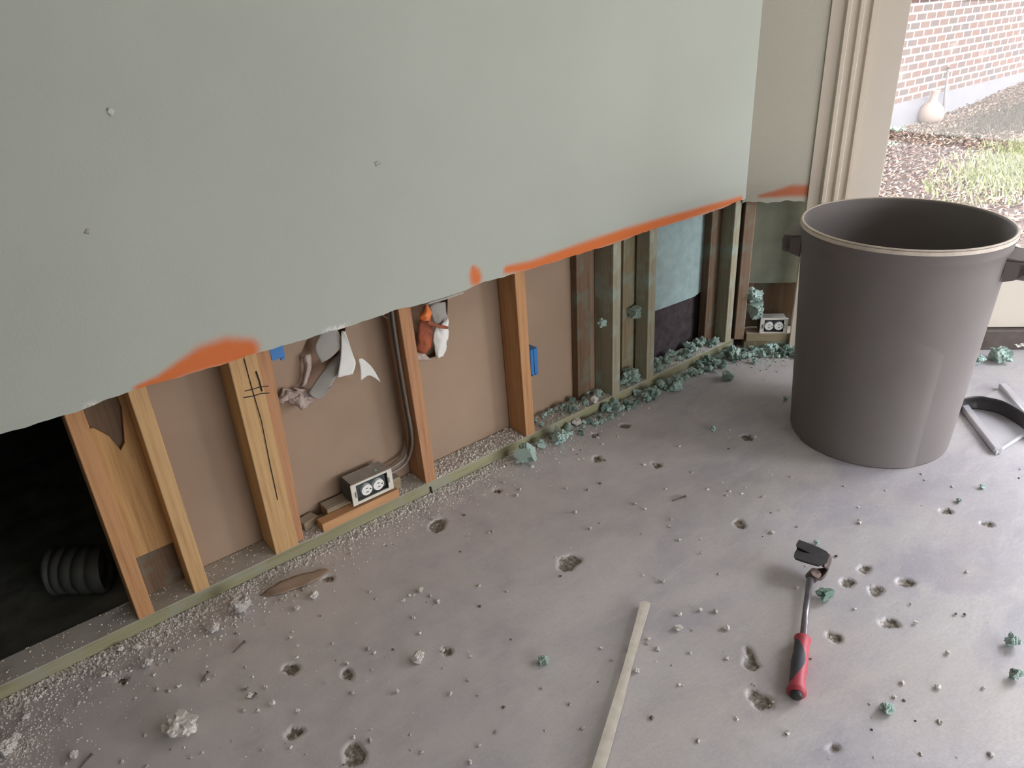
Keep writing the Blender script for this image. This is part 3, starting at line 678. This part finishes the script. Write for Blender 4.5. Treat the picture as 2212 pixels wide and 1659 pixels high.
# ------------------------------------------------------------------ pry bar with grip
pb_ = empty('pry_bar', FL(1735, 1380, 0)); tag(pb_, 'steel pry bar with a forked dark claw and red and black grip on the floor', 'pry bar')
o0 = pb_.location
def PF(u, v, z): return FL(u, v, z)-o0
BAR = plain('steel_bar', (.22, .21, .23), .35, .2, 60, .1, 80, .7); CLAW = plain('black_claw_steel', (.028, .026, .027), .5, .2, 60, .1)
RED = plain('red_rubber', (.41, .05, .075), .5, .12, 60, .1); RBLK = plain('charcoal_rubber', (.055, .06, .075), .6, .15, 60, .3, 250)
tube('shaft', [PF(1734, 1385, .016), PF(1741, 1320, .018), PF(1750, 1252, .022)], [.0078, .0078, .0085], BAR, pb_, 12)
g0, g1 = PF(1734, 1377, .020), PF(1720, 1500, .020); gd = (g1-g0)
ts = [0, .03, .05, .1, .3, .5, .7, .86, .93, .97, 1.0]; rr = [.012, .0185, .0185, .0155, .0155, .0175, .0155, .0165, .0200, .0200, .014]
tube('grip', [g0+gd*t for t in ts], rr, RED, pb_, 20)
ins = []
side = gd.cross(Vector((0, 0, 1))).normalized()
gp = []
for k in range(13):
    t = .12+.70*k/12; gp.append((t, .0136+.0012*math.sin(k)))
# charcoal inlay: patch hugging the upper left flank of the grip
vs, fs = [], []; nA = 9
sd = side if side.dot(rt) < 0 else -side
upv = sd.cross(gd.normalized()); upv = upv if upv.z > 0 else -upv
for i in range(17):
    t = .10+.74*i/16; wv = .55+1.55*math.sin(math.pi*i/16)**.8; R_ = float(np.interp(t, ts, rr))+.0009
    for j in range(nA):
        a = .05+wv*(j/(nA-1)); a = a-0.0
        vs.append(g0+gd*t+(sd*math.cos(a)+upv*math.sin(a))*R_)
fs = [(i*nA+j, i*nA+j+1, (i+1)*nA+j+1, (i+1)*nA+j) for i in range(16) for j in range(nA-1)]
mesh('grip_inlay', vs, fs, RBLK, pb_, True)
tube('end_cap', [g1-gd*.01, g1+gd*.03, g1+gd*.045], [.0135, .0125, .009], CLAW, pb_, 18)
# knuckle
bm = bmesh.new(); kn = PF(1757, 1243, .022)
bmesh.ops.create_cone(bm, cap_ends=True, segments=24, radius1=.015, radius2=.014, depth=.026, matrix=Matrix.Translation(kn) @ Matrix.Rotation(.4, 4, 'X'))
bmesh.ops.bevel(bm, geom=bm.edges[:], offset=.0012, segments=1, affect='EDGES'); bm_obj('knuckle', bm, plain('rusty_brown_steel', (.13, .085, .075), .5, .3, 60, metal=.4), pb_)
# neck strip from knuckle bending right and up to the claw
def strip3(name, pairs, th, mat):
    return sheet(name, [[a, (a+b)/2, b] for a, b in pairs], th, mat, pb_, 5)
pairs = [(PF(1762, 1230, .022), PF(1760, 1254, .014)), (PF(1786, 1226, .024), PF(1776, 1250, .018)), (PF(1794, 1208, .036), PF(1786, 1232, .030)), (PF(1790, 1197, .050), PF(1778, 1224, .047))]
strip3('neck', pairs, .006, plain('brown_steel', (.10, .075, .065), .5, .3, 60, metal=.4))
# claw blade with V notch
out = [(1792,1200,.049),(1786,1216,.049),(1768,1222,.0505),(1750,1217,.052),(1730,1211,.054),(1718,1206,.055),(1715,1200,.055),(1717,1192,.055),(1751,1197,.0525),(1722,1182,.055),(1720,1176,.055),(1726,1167,.055),(1745,1174,.053),(1770,1184,.051),(1785,1192,.050)]
vt = [PF(*q) for q in out]; n = len(vt)
bm = bmesh.new(); tv = [bm.verts.new(v+Vector((0, 0, .002))) for v in vt]; bv = [bm.verts.new(v-Vector((0, 0, .0035))) for v in vt]
f1 = bm.faces.new(tv); f2 = bm.faces.new(bv[::-1])
for i in range(n): bm.faces.new((tv[i], tv[(i+1) % n], bv[(i+1) % n], bv[i]))
bmesh.ops.triangulate(bm, faces=[f1, f2]); bm_obj('claw', bm, CLAW, pb_)

# ------------------------------------------------------------------ long pale strip in front
st = sheet('molding_strip', [[FL(1384, 1301, .012), FL(1394, 1300, .012), FL(1405, 1304, .011)], [FL(1352, 1420, .012), FL(1361, 1421, .012), FL(1370, 1424, .011)],
     [FL(1343, 1452, .012), FL(1353, 1453, .012), FL(1362, 1455, .011)], [FL(1316, 1540, .012), FL(1327, 1542, .012), FL(1339, 1545, .011)], [FL(1279, 1659, .012), FL(1292, 1661, .012), FL(1306, 1664, .011)], [FL(1245, 1770, .012), FL(1259, 1772, .012), FL(1274, 1775, .011)]],
     .005, plain('pale_strip_wood', (.60, .55, .47), .7, .12, 30), None, 6, smooth=False)
tag(st, 'long thin pale trim strip lying on the floor in the foreground', 'trim strip')

# ------------------------------------------------------------------ debris chunks
def rough_mesh(name, seed, mat, flat=1.0, amp=.45, sub=3, fac=2.2, cuts=4):
    bm = bmesh.new(); bmesh.ops.create_icosphere(bm, subdivisions=sub, radius=1); sv = Vector((seed*3.7, seed*1.3, 0))
    planes = [Vector(mnoise.random_unit_vector()) for _ in range(7)]
    for v in bm.verts:
        c = v.co.copy(); k = 1+amp*mnoise.noise(c*fac*.6+sv)+amp*.45*mnoise.noise(c*fac*2+sv)+amp*.22*mnoise.noise(c*fac*4.5+sv)
        k += amp*.12*mnoise.noise(c*fac*9+sv)
        c *= k
        for i, pn in enumerate(planes[:cuts]):
            d = c.dot(pn); lim = .66+.07*i
            if d > lim: c -= pn*(d-lim)
        v.co = Vector((c.x, c.y, c.z*flat))
    zmin = min(v.co.z for v in bm.verts); xs_ = [v.co.x for v in bm.verts]; sx = (max(xs_)-min(xs_))
    for v in bm.verts: v.co = Vector((v.co.x, v.co.y, v.co.z-zmin))/sx
    me = bpy.data.meshes.new(name); bmesh.ops.recalc_face_normals(bm, faces=bm.faces); bm.to_mesh(me); bm.free(); me.materials.append(mat); return me
mnoise.seed_set(11)
FM = [rough_mesh('foam_piece', i, [FOAM, FOAM2, FOAM, FOAM3][i % 4], .78, .72, 4, 2.2, 2) for i in range(8)]
GM = [rough_mesh('gypsum_piece', 20+i, [CHIP, CHIP2][i % 2], .55, .55, 4) for i in range(6)]
PM = [rough_mesh('crumb', 40+i, [CHIP2, CHIP, CHIP2, CHIPD][i % 4], .7, .95, 2, 2.2, 4) for i in range(6)]
def put(me, name, loc, size, label, cat, group=None, sz=1.0, parent=None):
    o = bpy.data.objects.new(name, me); C.objects.link(o); o.location = loc; o.rotation_euler = (0, 0, random.uniform(0, 6.28)); o.scale = (size, size*random.uniform(.7, 1.0), size*sz)
    return tag(o, label, cat, group)
def pxsize(u, v, px): return px*(FL(u, v)-CAM).dot(fw)/F
BIG = [(1137,1000,52,'large teal foam chunk on the floor below the stud with the blue box'),(1212,960,48,'blocky teal foam chunk on the floor right of the largest foam chunk'),
 (1168,970,26,'ragged teal foam piece between the two large foam chunks'),(1462,845,34,'pale tipped teal foam piece on the floor before the pale blue board'),(1572,822,30,'teal foam piece alone on the floor halfway to the trash can'),
 (1695,864,12,'small teal foam crumb on the floor left of the trash can'),(1174,1432,26,'rounded teal foam lump alone in the foreground left of the pale strip'),
 (1762,1176,14,'small pale teal foam crumb behind the claw of the pry bar'),(1782,1296,42,'dark teal foam lump beside the shaft of the pry bar'),(2187,1395,34,'teal foam lump at the right edge, the upper of the two there'),
 (2191,1465,32,'teal foam lump at the right edge, the lower of the two there'),(1914,1538,36,'teal foam lump in the right foreground below the pits'),(2071,1086,14,'tiny teal foam crumb below the dustpan, the nearer of two'),
 (2121,1056,14,'tiny teal foam crumb below the dustpan, the farther of two'),(2160,782,50,'large teal foam chunk on the floor in front of the door threshold'),(2112,788,30,'teal foam chunk tucked behind the right side of the trash can'),
 (1540,931,14,'small grey green crumb alone in the middle of the far floor'),(1660,762,26,'flat teal foam piece on the floor below the outlet beside the door'),(1585,775,34,'broken teal foam lump in front of the corner stud'),(1630,785,18,'small teal piece in front of the foam heap at the corner')]
for k, (u, v, s, lab) in enumerate(BIG):
    m = FM[(k*3) % 8 if k not in (8,) else 3]; m = FM[5 if k % 2 else 1] if m.materials[0] == FOAM3 and k != 8 else m
    put(m, 'foam_chunk', FL(u, v, 0), pxsize(u, v, s), lab, 'foam chunk')
o = put(FM[3], 'foam_chunk', (WP(1150, 920, .02).x, .02, .038), .016, 'small pale blue foam bit on the plate right of the stud with the blue box', 'foam chunk')
o.data = FM[1]
# heap of foam along the plate
k = 0
for i in range(250):
    t = random.random()**.8; x = -.02-(1-t)*1.0; on = random.random() < .5
    sz = random.uniform(.012, .040)*(1.0 if x > -.75 else .75)
    if on:
        y = random.uniform(.012, .075); z = .038
        if any(abs(x-xx) < .034 for xx in (-1.08, -.672, -.492, -.02)): continue
        if -.70 < x < -.64: continue
    else: y = -random.uniform(.012, .075)*(1 if x < -.25 else 1.3); z = 0
    bay = 'the blue box bay' if x < -.85 else 'the teal stained stud' if x < -.68 else 'the narrow gap' if x < -.5 else 'the pale blue board' if x < -.25 else 'the corner stud'
    si = 'larger' if sz > .025 else 'smaller'
    lb = f'{si} teal foam bit on the bottom plate by {bay}' if on else f'{si} teal foam bit on the floor in front of {bay}'
    put(random.choice(FM), 'foam_chunk', (x, y, z), sz, lb, 'foam chunk', lb.replace('foam bit', 'foam bits'))
for i in range(60):
    s = random.uniform(.03, .30); off = -random.uniform(.012, .10)
    lb = 'teal foam bit on the floor ' + ('below the outlet beside the door' if s > .12 else 'at the foot of the corner stud') + (', inner row' if off > -.05 else ', outer row')
    put(random.choice(FM), 'foam_chunk', SP(s, off, 0), random.uniform(.014, .036), lb, 'foam chunk', lb.replace('foam bit', 'foam bits'))
# foam stuck on studs and boards
def stuck(p, size, label, m=0):
    put(FM[m], 'foam_clump', p, size, label, 'foam clump').rotation_euler = (1.3, .3*m, -.6)
stuck(WP(1318, 700, -.001)+Vector((-.012, .03, 0)), .035, 'teal foam clump stuck to the left face of the teal stained stud', 1)
stuck(WP(1368, 672, .070), .060, 'teal foam clump stuck to the board in the narrow gap', 0)
put(FM[2], 'foam_chunk', (WP(1365, 800, .03).x, .035, .038), .075, 'large teal foam lump on the plate in the narrow gap between studs', 'foam chunk')
stuck(SP(.070, .049, .215), .085, 'teal foam clump stuck in the corner above the outlet blocks', 1)
stuck(SP(.085, .060, .15), .075, 'teal foam clump left of the outlet beside the door', 0)
stuck(WP(812, 1018, .032), .022, 'bright teal clump on the cable end at the left outlet', 1)

CH = [(390,1578,80,.42,'largest white gypsum chunk lying alone on the left foreground floor'),(160,1636,26,.5,'pale gypsum sliver near the bottom left corner'),(322,1436,26,.5,'white gypsum lump below the first stud'),
 (20,1625,38,.8,'crumbled gypsum heap piece at the lower left edge'),(38,1600,24,.8,'crumbled gypsum piece right above the lower left edge heap'),(225,1461,16,.6,'small gypsum lump near the plate in the left corner'),
 (58,1550,18,.5,'pale gypsum sliver above the lower left edge heap'),(680,1288,24,.6,'white gypsum lump right of the torn brown paper strip'),(643,1316,14,.6,'small gypsum crumb below the torn brown paper strip'),
 (903,1428,30,.6,'jagged grey gypsum lump beside a small pit in the centre foreground'),(958,1408,9,.7,'tiny crumb in the pit of the centre foreground'),(540,1506,14,.7,'pale crumb with a dark chip in the left foreground'),
 (590,1521,14,.6,'small white crumb in the left foreground'),(297,1402,18,.8,'white gypsum lump against the plate, right of its neighbour'),(262,1406,16,.8,'white gypsum lump against the plate, left of its neighbour'),
 (1374,1452,14,.7,'grey crumb touching the long pale strip'),(1282,872,26,.6,'white gypsum chunk among foam on the plate of the middle bay'),(1245,918,24,.6,'pinkish gypsum chunk in front of the plate beside the foam'),
 (2196,752,28,.7,'white gypsum chunk against the door threshold at the right edge'),(527,1316,52,.9,'upright broken piece of drywall near the plate by the doubled post'),(460,1362,34,.5,'dusty grey clod on the floor in front of the second stud'),
 (908,1278,14,.6,'small white crumb in the middle of the floor'),(946,1301,12,.6,'small white crumb right below another in the middle floor'),(1360,1410,12,.7,'small grey crumb right of the long strip, upper'),
 (1570,1360,14,.7,'small white crumb left of the pry bar'),(1545,1322,12,.7,'small white crumb between the strip and the pry bar'),(1465,1360,22,.5,'grey crumbly lump between the strip and the pry bar'),
 (2025,1486,14,.6,'white crumb in the right foreground'),(1948,1477,12,.6,'white crumb in the right foreground left of another'),(1668,1152,12,.5,'white flat crumb above the pry bar')]
for k, (u, v, s, fz, lab) in enumerate(CH):
    z = .038 if u == 1282 else 0
    put(GM[(k*2) % 6 if k != 19 else 1], 'gypsum_chunk', FL(u, v, z), pxsize(u, v, s), lab, 'gypsum chunk', sz=fz*1.6)
o = sheet('paper_strip', [[FL(560, 1286, .002), FL(585, 1268, .010), FL(620, 1250, .014), FL(660, 1238, .010), FL(702, 1228, .003)], [FL(580, 1288, .002), FL(602, 1284, .004), FL(640, 1272, .004), FL(675, 1258, .004), FL(712, 1232, .003)]], .0015, plain('worn_brown_paper', (.27, .19, .135), .9, .2, 12), None, 6, .003)
tag(o, 'torn strip of brown drywall paper curled on the floor by the plate', 'paper strip')
# dark nails and splinters
for (u0, v0, u1, v1, lab) in ((434,1473,449,1452,'dark nail on the floor in the left foreground'),(503,1410,528,1386,'dark splinter on the floor below the doubled post'),(172,1659,198,1630,'dark splinter at the bottom left'),
        (545,1508,553,1498,'short dark nail beside a pale crumb'),(1452,1082,1480,1072,'dark bent nail in the middle of the far floor'),(1607,942,1624,949,'thin dark splinter left of the trash can')):
    a = FL(u0, v0, .003); b2 = FL(u1, v1, .004); o = tube('nail', [Vector((0, 0, 0)), (b2-a)*.5, b2-a, (b2-a)*1.02], [.0012, .0020, .0024, .0044], CHIPD, None, 8); o.location = a; tag(o, lab, 'nail')
# small countable crumbs over the floor, then uncountable grit
G1 = 'pea sized crumbs scattered over the concrete'
cnt = 0
while cnt < 280:
    u, v = random.uniform(0, 2212), random.uniform(900, 1659); p = FL(u, v, 0)
    if p.y > -.03 or p.x+p.y > -.1 or (p-TC).length < .27: continue
    if random.random() > math.exp(p.y/.9)*1.1: continue
    me_ = random.choice(PM); tone = {CHIP: 'white', CHIP2: 'dull grey', CHIPD: 'dark'}[me_.materials[0]]
    reg = 'against the bottom plate at the left' if p.y > -.16 and p.x < -1.1 else 'near the far foam heap' if p.x > -1.1 and p.y > -.4 else 'in the bottom left corner of the floor' if u < 420 else 'below the brown paper strip' if u < 760 else 'in the middle of the floor' if v < 1300 and u < 1500 else 'left of the pale strip' if u < 1250+(1659-v)*.4 else 'between the strip and the pry bar' if u < 1735 else 'right of the pry bar'
    lb = f'{tone} crumb on the concrete {reg}'
    put(me_, 'crumb', (p.x, p.y, -.0005), random.uniform(.004, .0125)*(1.0 if tone != 'dark' else .7), lb, 'crumb', lb.replace('crumb', 'crumbs')); cnt += 1
def grit(name, pts, mats, label, cat, smin=.0012, smax=.004):
    vs, fs, mi = [], [], []
    for p, s in pts:
        b = len(vs); h = s*random.uniform(.4, .9); a = random.uniform(0, 3)
        for q in range(4):
            vs.append((p[0]+s*math.cos(a+q*1.57)*random.uniform(.5, 1.1), p[1]+s*math.sin(a+q*1.57)*random.uniform(.5, 1.1), p[2]-.0002))
        vs.append((p[0], p[1], p[2]+h)); fs += [(b+i, b+(i+1) % 4, b+4) for i in range(4)]; mi += [random.randrange(len(mats))]*4
    me = bpy.data.meshes.new(name); me.from_pydata(vs, [], fs)
    for m in mats: me.materials.append(m)
    me.polygons.foreach_set('material_index', mi); me.update(); o = bpy.data.objects.new(name, me); C.objects.link(o); return tag(o, label, cat, kind='stuff')
pts = []
for i in range(9000):
    x = random.uniform(-2.8, -.9); y = -random.expovariate(1/.035)-.001
    if y < -.5: continue
    pts.append(((x, y, 0), random.uniform(.0015, .006)*(1.25 if y > -.05 else .9)))
for i in range(3200):
    p = FL(random.uniform(0, 2212), random.uniform(880, 1659))
    if p.y > -.03 or p.x+p.y > -.12: continue
    if random.random() < math.exp(p.y/.6)+.15: pts.append(((p.x, p.y, 0), random.uniform(.0008, .0022)))
for i in range(1500):
    a = random.uniform(0, 6.28); r = random.expovariate(1/.07); x, y = -2.60+r*math.cos(a), -.17+r*math.sin(a)
    if y < -.01: pts.append(((x, y, 0), random.uniform(.0015, .005)))
grit('gypsum_grit', pts, [CHIP, CHIP2, CHIP2], 'fine gypsum grit spread along the plate and over the floor', 'grit')
pts = []
for i in range(2600):
    x = random.choice((random.uniform(-2.8, -.1), random.uniform(-1.50, -1.10), random.uniform(-1.95, -1.55))); y = random.uniform(.004, .088)
    pts.append(((x, y, .0382), random.uniform(.0012, .0045)*(1.4 if -1.5 < x < -1.1 else .8)))
grit('plate_grit', pts, [CHIP, CHIP2], 'gypsum grit lying on top of the bottom plate', 'grit')
pts = []
for i in range(1600):
    x = random.uniform(-1.1, .0); y = -random.expovariate(1/.03)-.001
    if y > -.3: pts.append(((x, y, 0), random.uniform(.0015, .006)))
for i in range(900):
    s = random.uniform(.03, .5); o_ = -random.expovariate(1/.05)-.001; p = SP(s, o_, 0); pts.append(((p.x, p.y, 0), random.uniform(.0015, .006)))
for i in range(500): pts.append(((random.uniform(-1.05, -.05), random.uniform(.003, .088), .0382), random.uniform(.0015, .006)))
grit('foam_grit', pts, [FOAM, FOAM3, CHIP2, FOAM], 'fine teal foam grit along the plates of the far bays', 'grit')

# ------------------------------------------------------------------ outside
YB = 2.25
def gz(x, y): return -.10+.03*math.sin(x*1.3+y)+.035*max(0, x-6.0)*max(0, (y+1)/3.2)
gxs = np.linspace(.4, 14, 120); gys = np.linspace(-7, YB+.05, 110)
vs = [(x, y, gz(x, y)+.02*mnoise.noise(Vector((x*4, y*4, 0)))) for x in gxs for y in gys]; n = len(gys)
fs = [(i*n+j, (i+1)*n+j, (i+1)*n+j+1, i*n+j+1) for i in range(len(gxs)-1) for j in range(n-1)
      if (gxs[i]+gys[j] > .35) and not (gxs[i] < 1.15 and gys[j] < -.9)]
b = NB('pine_bark_mulch', .95, 0, .2); f = b.noise(26, 6, b.co(scale=(1, 2, 1)), .7, 1.5)
b.col(b.ramp(f, [(.3, (.04, .028, .02)), (.48, (.09, .06, .05)), (.6, (.14, .10, .08)), (.75, (.22, .18, .14))])); b.bmp(f, 1.0, .03)
o = mesh('ground', vs, fs, b.m, None, True); tag(o, 'mulched garden ground outside the door', kind='structure')
b = NB('weathered_brick', .9, 0, .2); bt = b.n('ShaderNodeTexBrick')
mp = b.co((1, 1, 1), rot=(math.pi/2, 0, 0)); b.L(mp, bt.inputs['Vector'])
bt.inputs['Scale'].default_value = 1; bt.inputs['Brick Width'].default_value = .205; bt.inputs['Row Height'].default_value = .077; bt.inputs['Mortar Size'].default_value = .0105; bt.inputs['Mortar Smooth'].default_value = .25
bt.inputs['Color1'].default_value = (.155, .078, .058, 1); bt.inputs['Color2'].default_value = (.085, .072, .070, 1); bt.inputs['Mortar'].default_value = (.47, .44, .42, 1); bt.inputs['Bias'].default_value = 0.0
v = b.noise(3.4, 2, mp); c = b.mix(b.ramp(v, [(.45, 0.0), (.6, .5)]), bt.outputs['Color'], (.16, .10, .075))
e = b.noise(2.2, 6, mp, .65, .5); c = b.mix(b.ramp(e, [(.60, 0.0), (.76, .7)]), c, (.40, .365, .35))
c = b.mix(bt.outputs['Fac'], c, (.47, .44, .42)); b.col(c); b.bmp(bt.outputs['Fac'], -.5, .006)
bw = box('brick_wall', (0, 0, 0), (10.5, .2, 4.2), b.m); bw.location = (2.8, YB, .12); bw['kind'] = 'structure'; bw.name = 'wall_garden'; bw['label'] = 'white jointed brick wall across the garden'
ft = box('trim_3', (0, 0, 0), (10.5, .24, .6), plain('pale_concrete_footing', (.165, .16, .175), .9, .15, 8, .3)); ft.location = (2.8, YB-.035, -.46); ft['kind'] = 'structure'; ft['label'] = 'pale concrete footing under the brick wall'
slab('sky_blocker_top', (2.2, .15, 2.75), (13.5, 2.5, 2.85), CEIL, 'added unseen slab keeping sky light off the garden and brick wall')  # added out of view to cut the sky light on the brick wall
slab('sky_blocker_side', (3.2, -4.8, -.3), (14, -4.5, 4.6), PAPER_D, 'added unseen dark slab blocking low sky light from the brick wall')  # added light blocker, unseen, dims the brick wall from the open side
# jug and rod by the wall
def on_ground(u, v):
    d = ray(u, v); t = 1.0
    for _ in range(4000):
        p = CAM+d*t
        if p.z < gz(p.x, p.y): return p
        t += .005
    return p
jp = on_ground(2007, 266); js = 52*(jp-CAM).dot(fw)/F/2
jg = lathe('garden_jug', [(0, 0), (js*.7, 0), (js*.95, js*.4), (js, js*.85), (js*.85, js*1.3), (js*.5, js*1.62), (js*.30, js*1.8), (js*.28, js*2.5), (js*.34, js*2.6), (js*.22, js*2.6), (js*.2, js*1.9), (0, js*1.8)],
           plain('pale_terracotta', (.29, .215, .18), .8, .12, 9), None, 40); jg.location = (jp.x, jp.y, gz(jp.x, jp.y)-.005); tag(jg, 'pale terracotta jug with a narrow neck standing against the brick wall', 'jug')
ra = WP(2023, 240, YB-.06); rb = WP(2048, 150, YB-.03); ra = Vector((ra.x, YB-.14, gz(ra.x, YB-.14)-.01))
rod = empty('metal_rod', ra); tag(rod, 'thin grey rod with a black tip leaning on the brick wall behind the jug', 'rod')
tube('rod_shaft', [Vector((0, 0, 0)), rb-ra], .014, plain('grey_rod', (.16, .145, .15), .6), rod); tube('rod_tip', [rb-ra, (rb-ra)*1.04], .015, INK, rod)
# pine straw, grass and low plants darkened for a shrub shadow
def straws(name, n, pick, cols, L, wd, label, cat, upright=0.0):
    mats = [plain(name+'_tone', tuple(q*.8 for q in c), .8, .15, 30, 0) for c in cols]; vs, fs, mi = [], [], []
    for i in range(n):
        x, y = pick()
        if x+y < .45 or y > YB-.05: continue
        z = gz(x, y)+random.uniform(.004, .03); a = random.gauss(0, .9) if not upright else random.uniform(0, 6.28); l = L*random.uniform(.4, 1.3); ww = wd*random.uniform(.5, 1.4)
        d = Vector((math.cos(a), math.sin(a), 0)); s = Vector((-d.y, d.x, 0))*ww; lift = Vector((0, 0, 1))
        b_ = len(vs); p = Vector((x, y, z))
        if upright:
            tip = p+d*l*.5+lift*l*upright; vs += [p-s, p+s, p+d*l*.2+lift*l*upright*.6+s*.7, tip, p+d*l*.2+lift*l*upright*.6-s*.7]
        else:
            k = random.uniform(-.25, .25)*l; vs += [p-s, p+s, p+d*l*.5+s+lift*.012+s*k*10, p+d*l+s*k*20, p+d*l*.5-s+lift*.012+s*k*10]
        fs.append((b_, b_+1, b_+2, b_+3, b_+4)); mi.append(random.randrange(len(mats)))
    me = bpy.data.meshes.new(name); me.from_pydata([tuple(v) for v in vs], [], fs)
    for m in mats: me.materials.append(m)
    me.polygons.foreach_set('material_index', mi); me.update(); o = bpy.data.objects.new(name, me); C.objects.link(o); return tag(o, label, cat, kind='stuff')
def pk():
    r = random.random()**.6; x = .6+r*9; y = random.uniform(-2.2, YB-.06); return x, y
straws('pine_straw', 26000, pk, [(.30, .22, .155), (.22, .13, .095), (.40, .33, .25), (.26, .17, .13), (.18, .12, .09)], .075, .006, 'pine straw and bark chips littering the garden bed', 'pine straw')
def patch(u, v, rx, ry):
    c = on_ground(u, v)
    def f():
        a = random.uniform(0, 6.28); r = min(1.15, abs(random.gauss(0, .52))); return c.x+rx*r*math.cos(a), c.y+ry*r*math.sin(a)
    return f
straws('grass', 9000, patch(2235, 365, 1.15, .50), [(.20, .22, .085), (.25, .265, .11), (.32, .31, .19)], .07, .005, 'light green grass patch at the right edge of the garden', 'grass', .8)
straws('shadowed_ground_cover', 8000, patch(2225, 258, 1.5, .42), [(.055, .052, .032), (.08, .07, .045), (.12, .09, .065)], .06, .007, 'low ground cover with a shrub shadow in its colour before the brick wall', 'ground cover', .8)  # shrub shadow over the bed is put into the dark blade colours
def sprout(u, v, n, L, label):
    c = on_ground(u, v); vs, fs = [], []
    for i in range(n):
        a = i/n*6.28; d = Vector((math.cos(a), math.sin(a), 0)); s = Vector((-d.y, d.x, 0))*L*.14; b_ = len(vs); h = Vector((0, 0, L*.6))
        vs += [Vector((0, 0, 0)), d*L*.5+s+h*.8, d*L+h*.5, d*L*.5-s+h*.8]; fs.append((b_, b_+1, b_+2, b_+3))
    o = mesh('seedling', vs, fs, plain('fresh_green_leaf', (.20, .42, .22), .6, .2, 20, 0)); o.location = c; tag(o, label, 'seedling')
sprout(1936, 288, 7, .12, 'green leafy seedling beside the door edge near the brick wall'); sprout(1925, 318, 6, .08, 'small green seedling beside the door edge closer to the room')
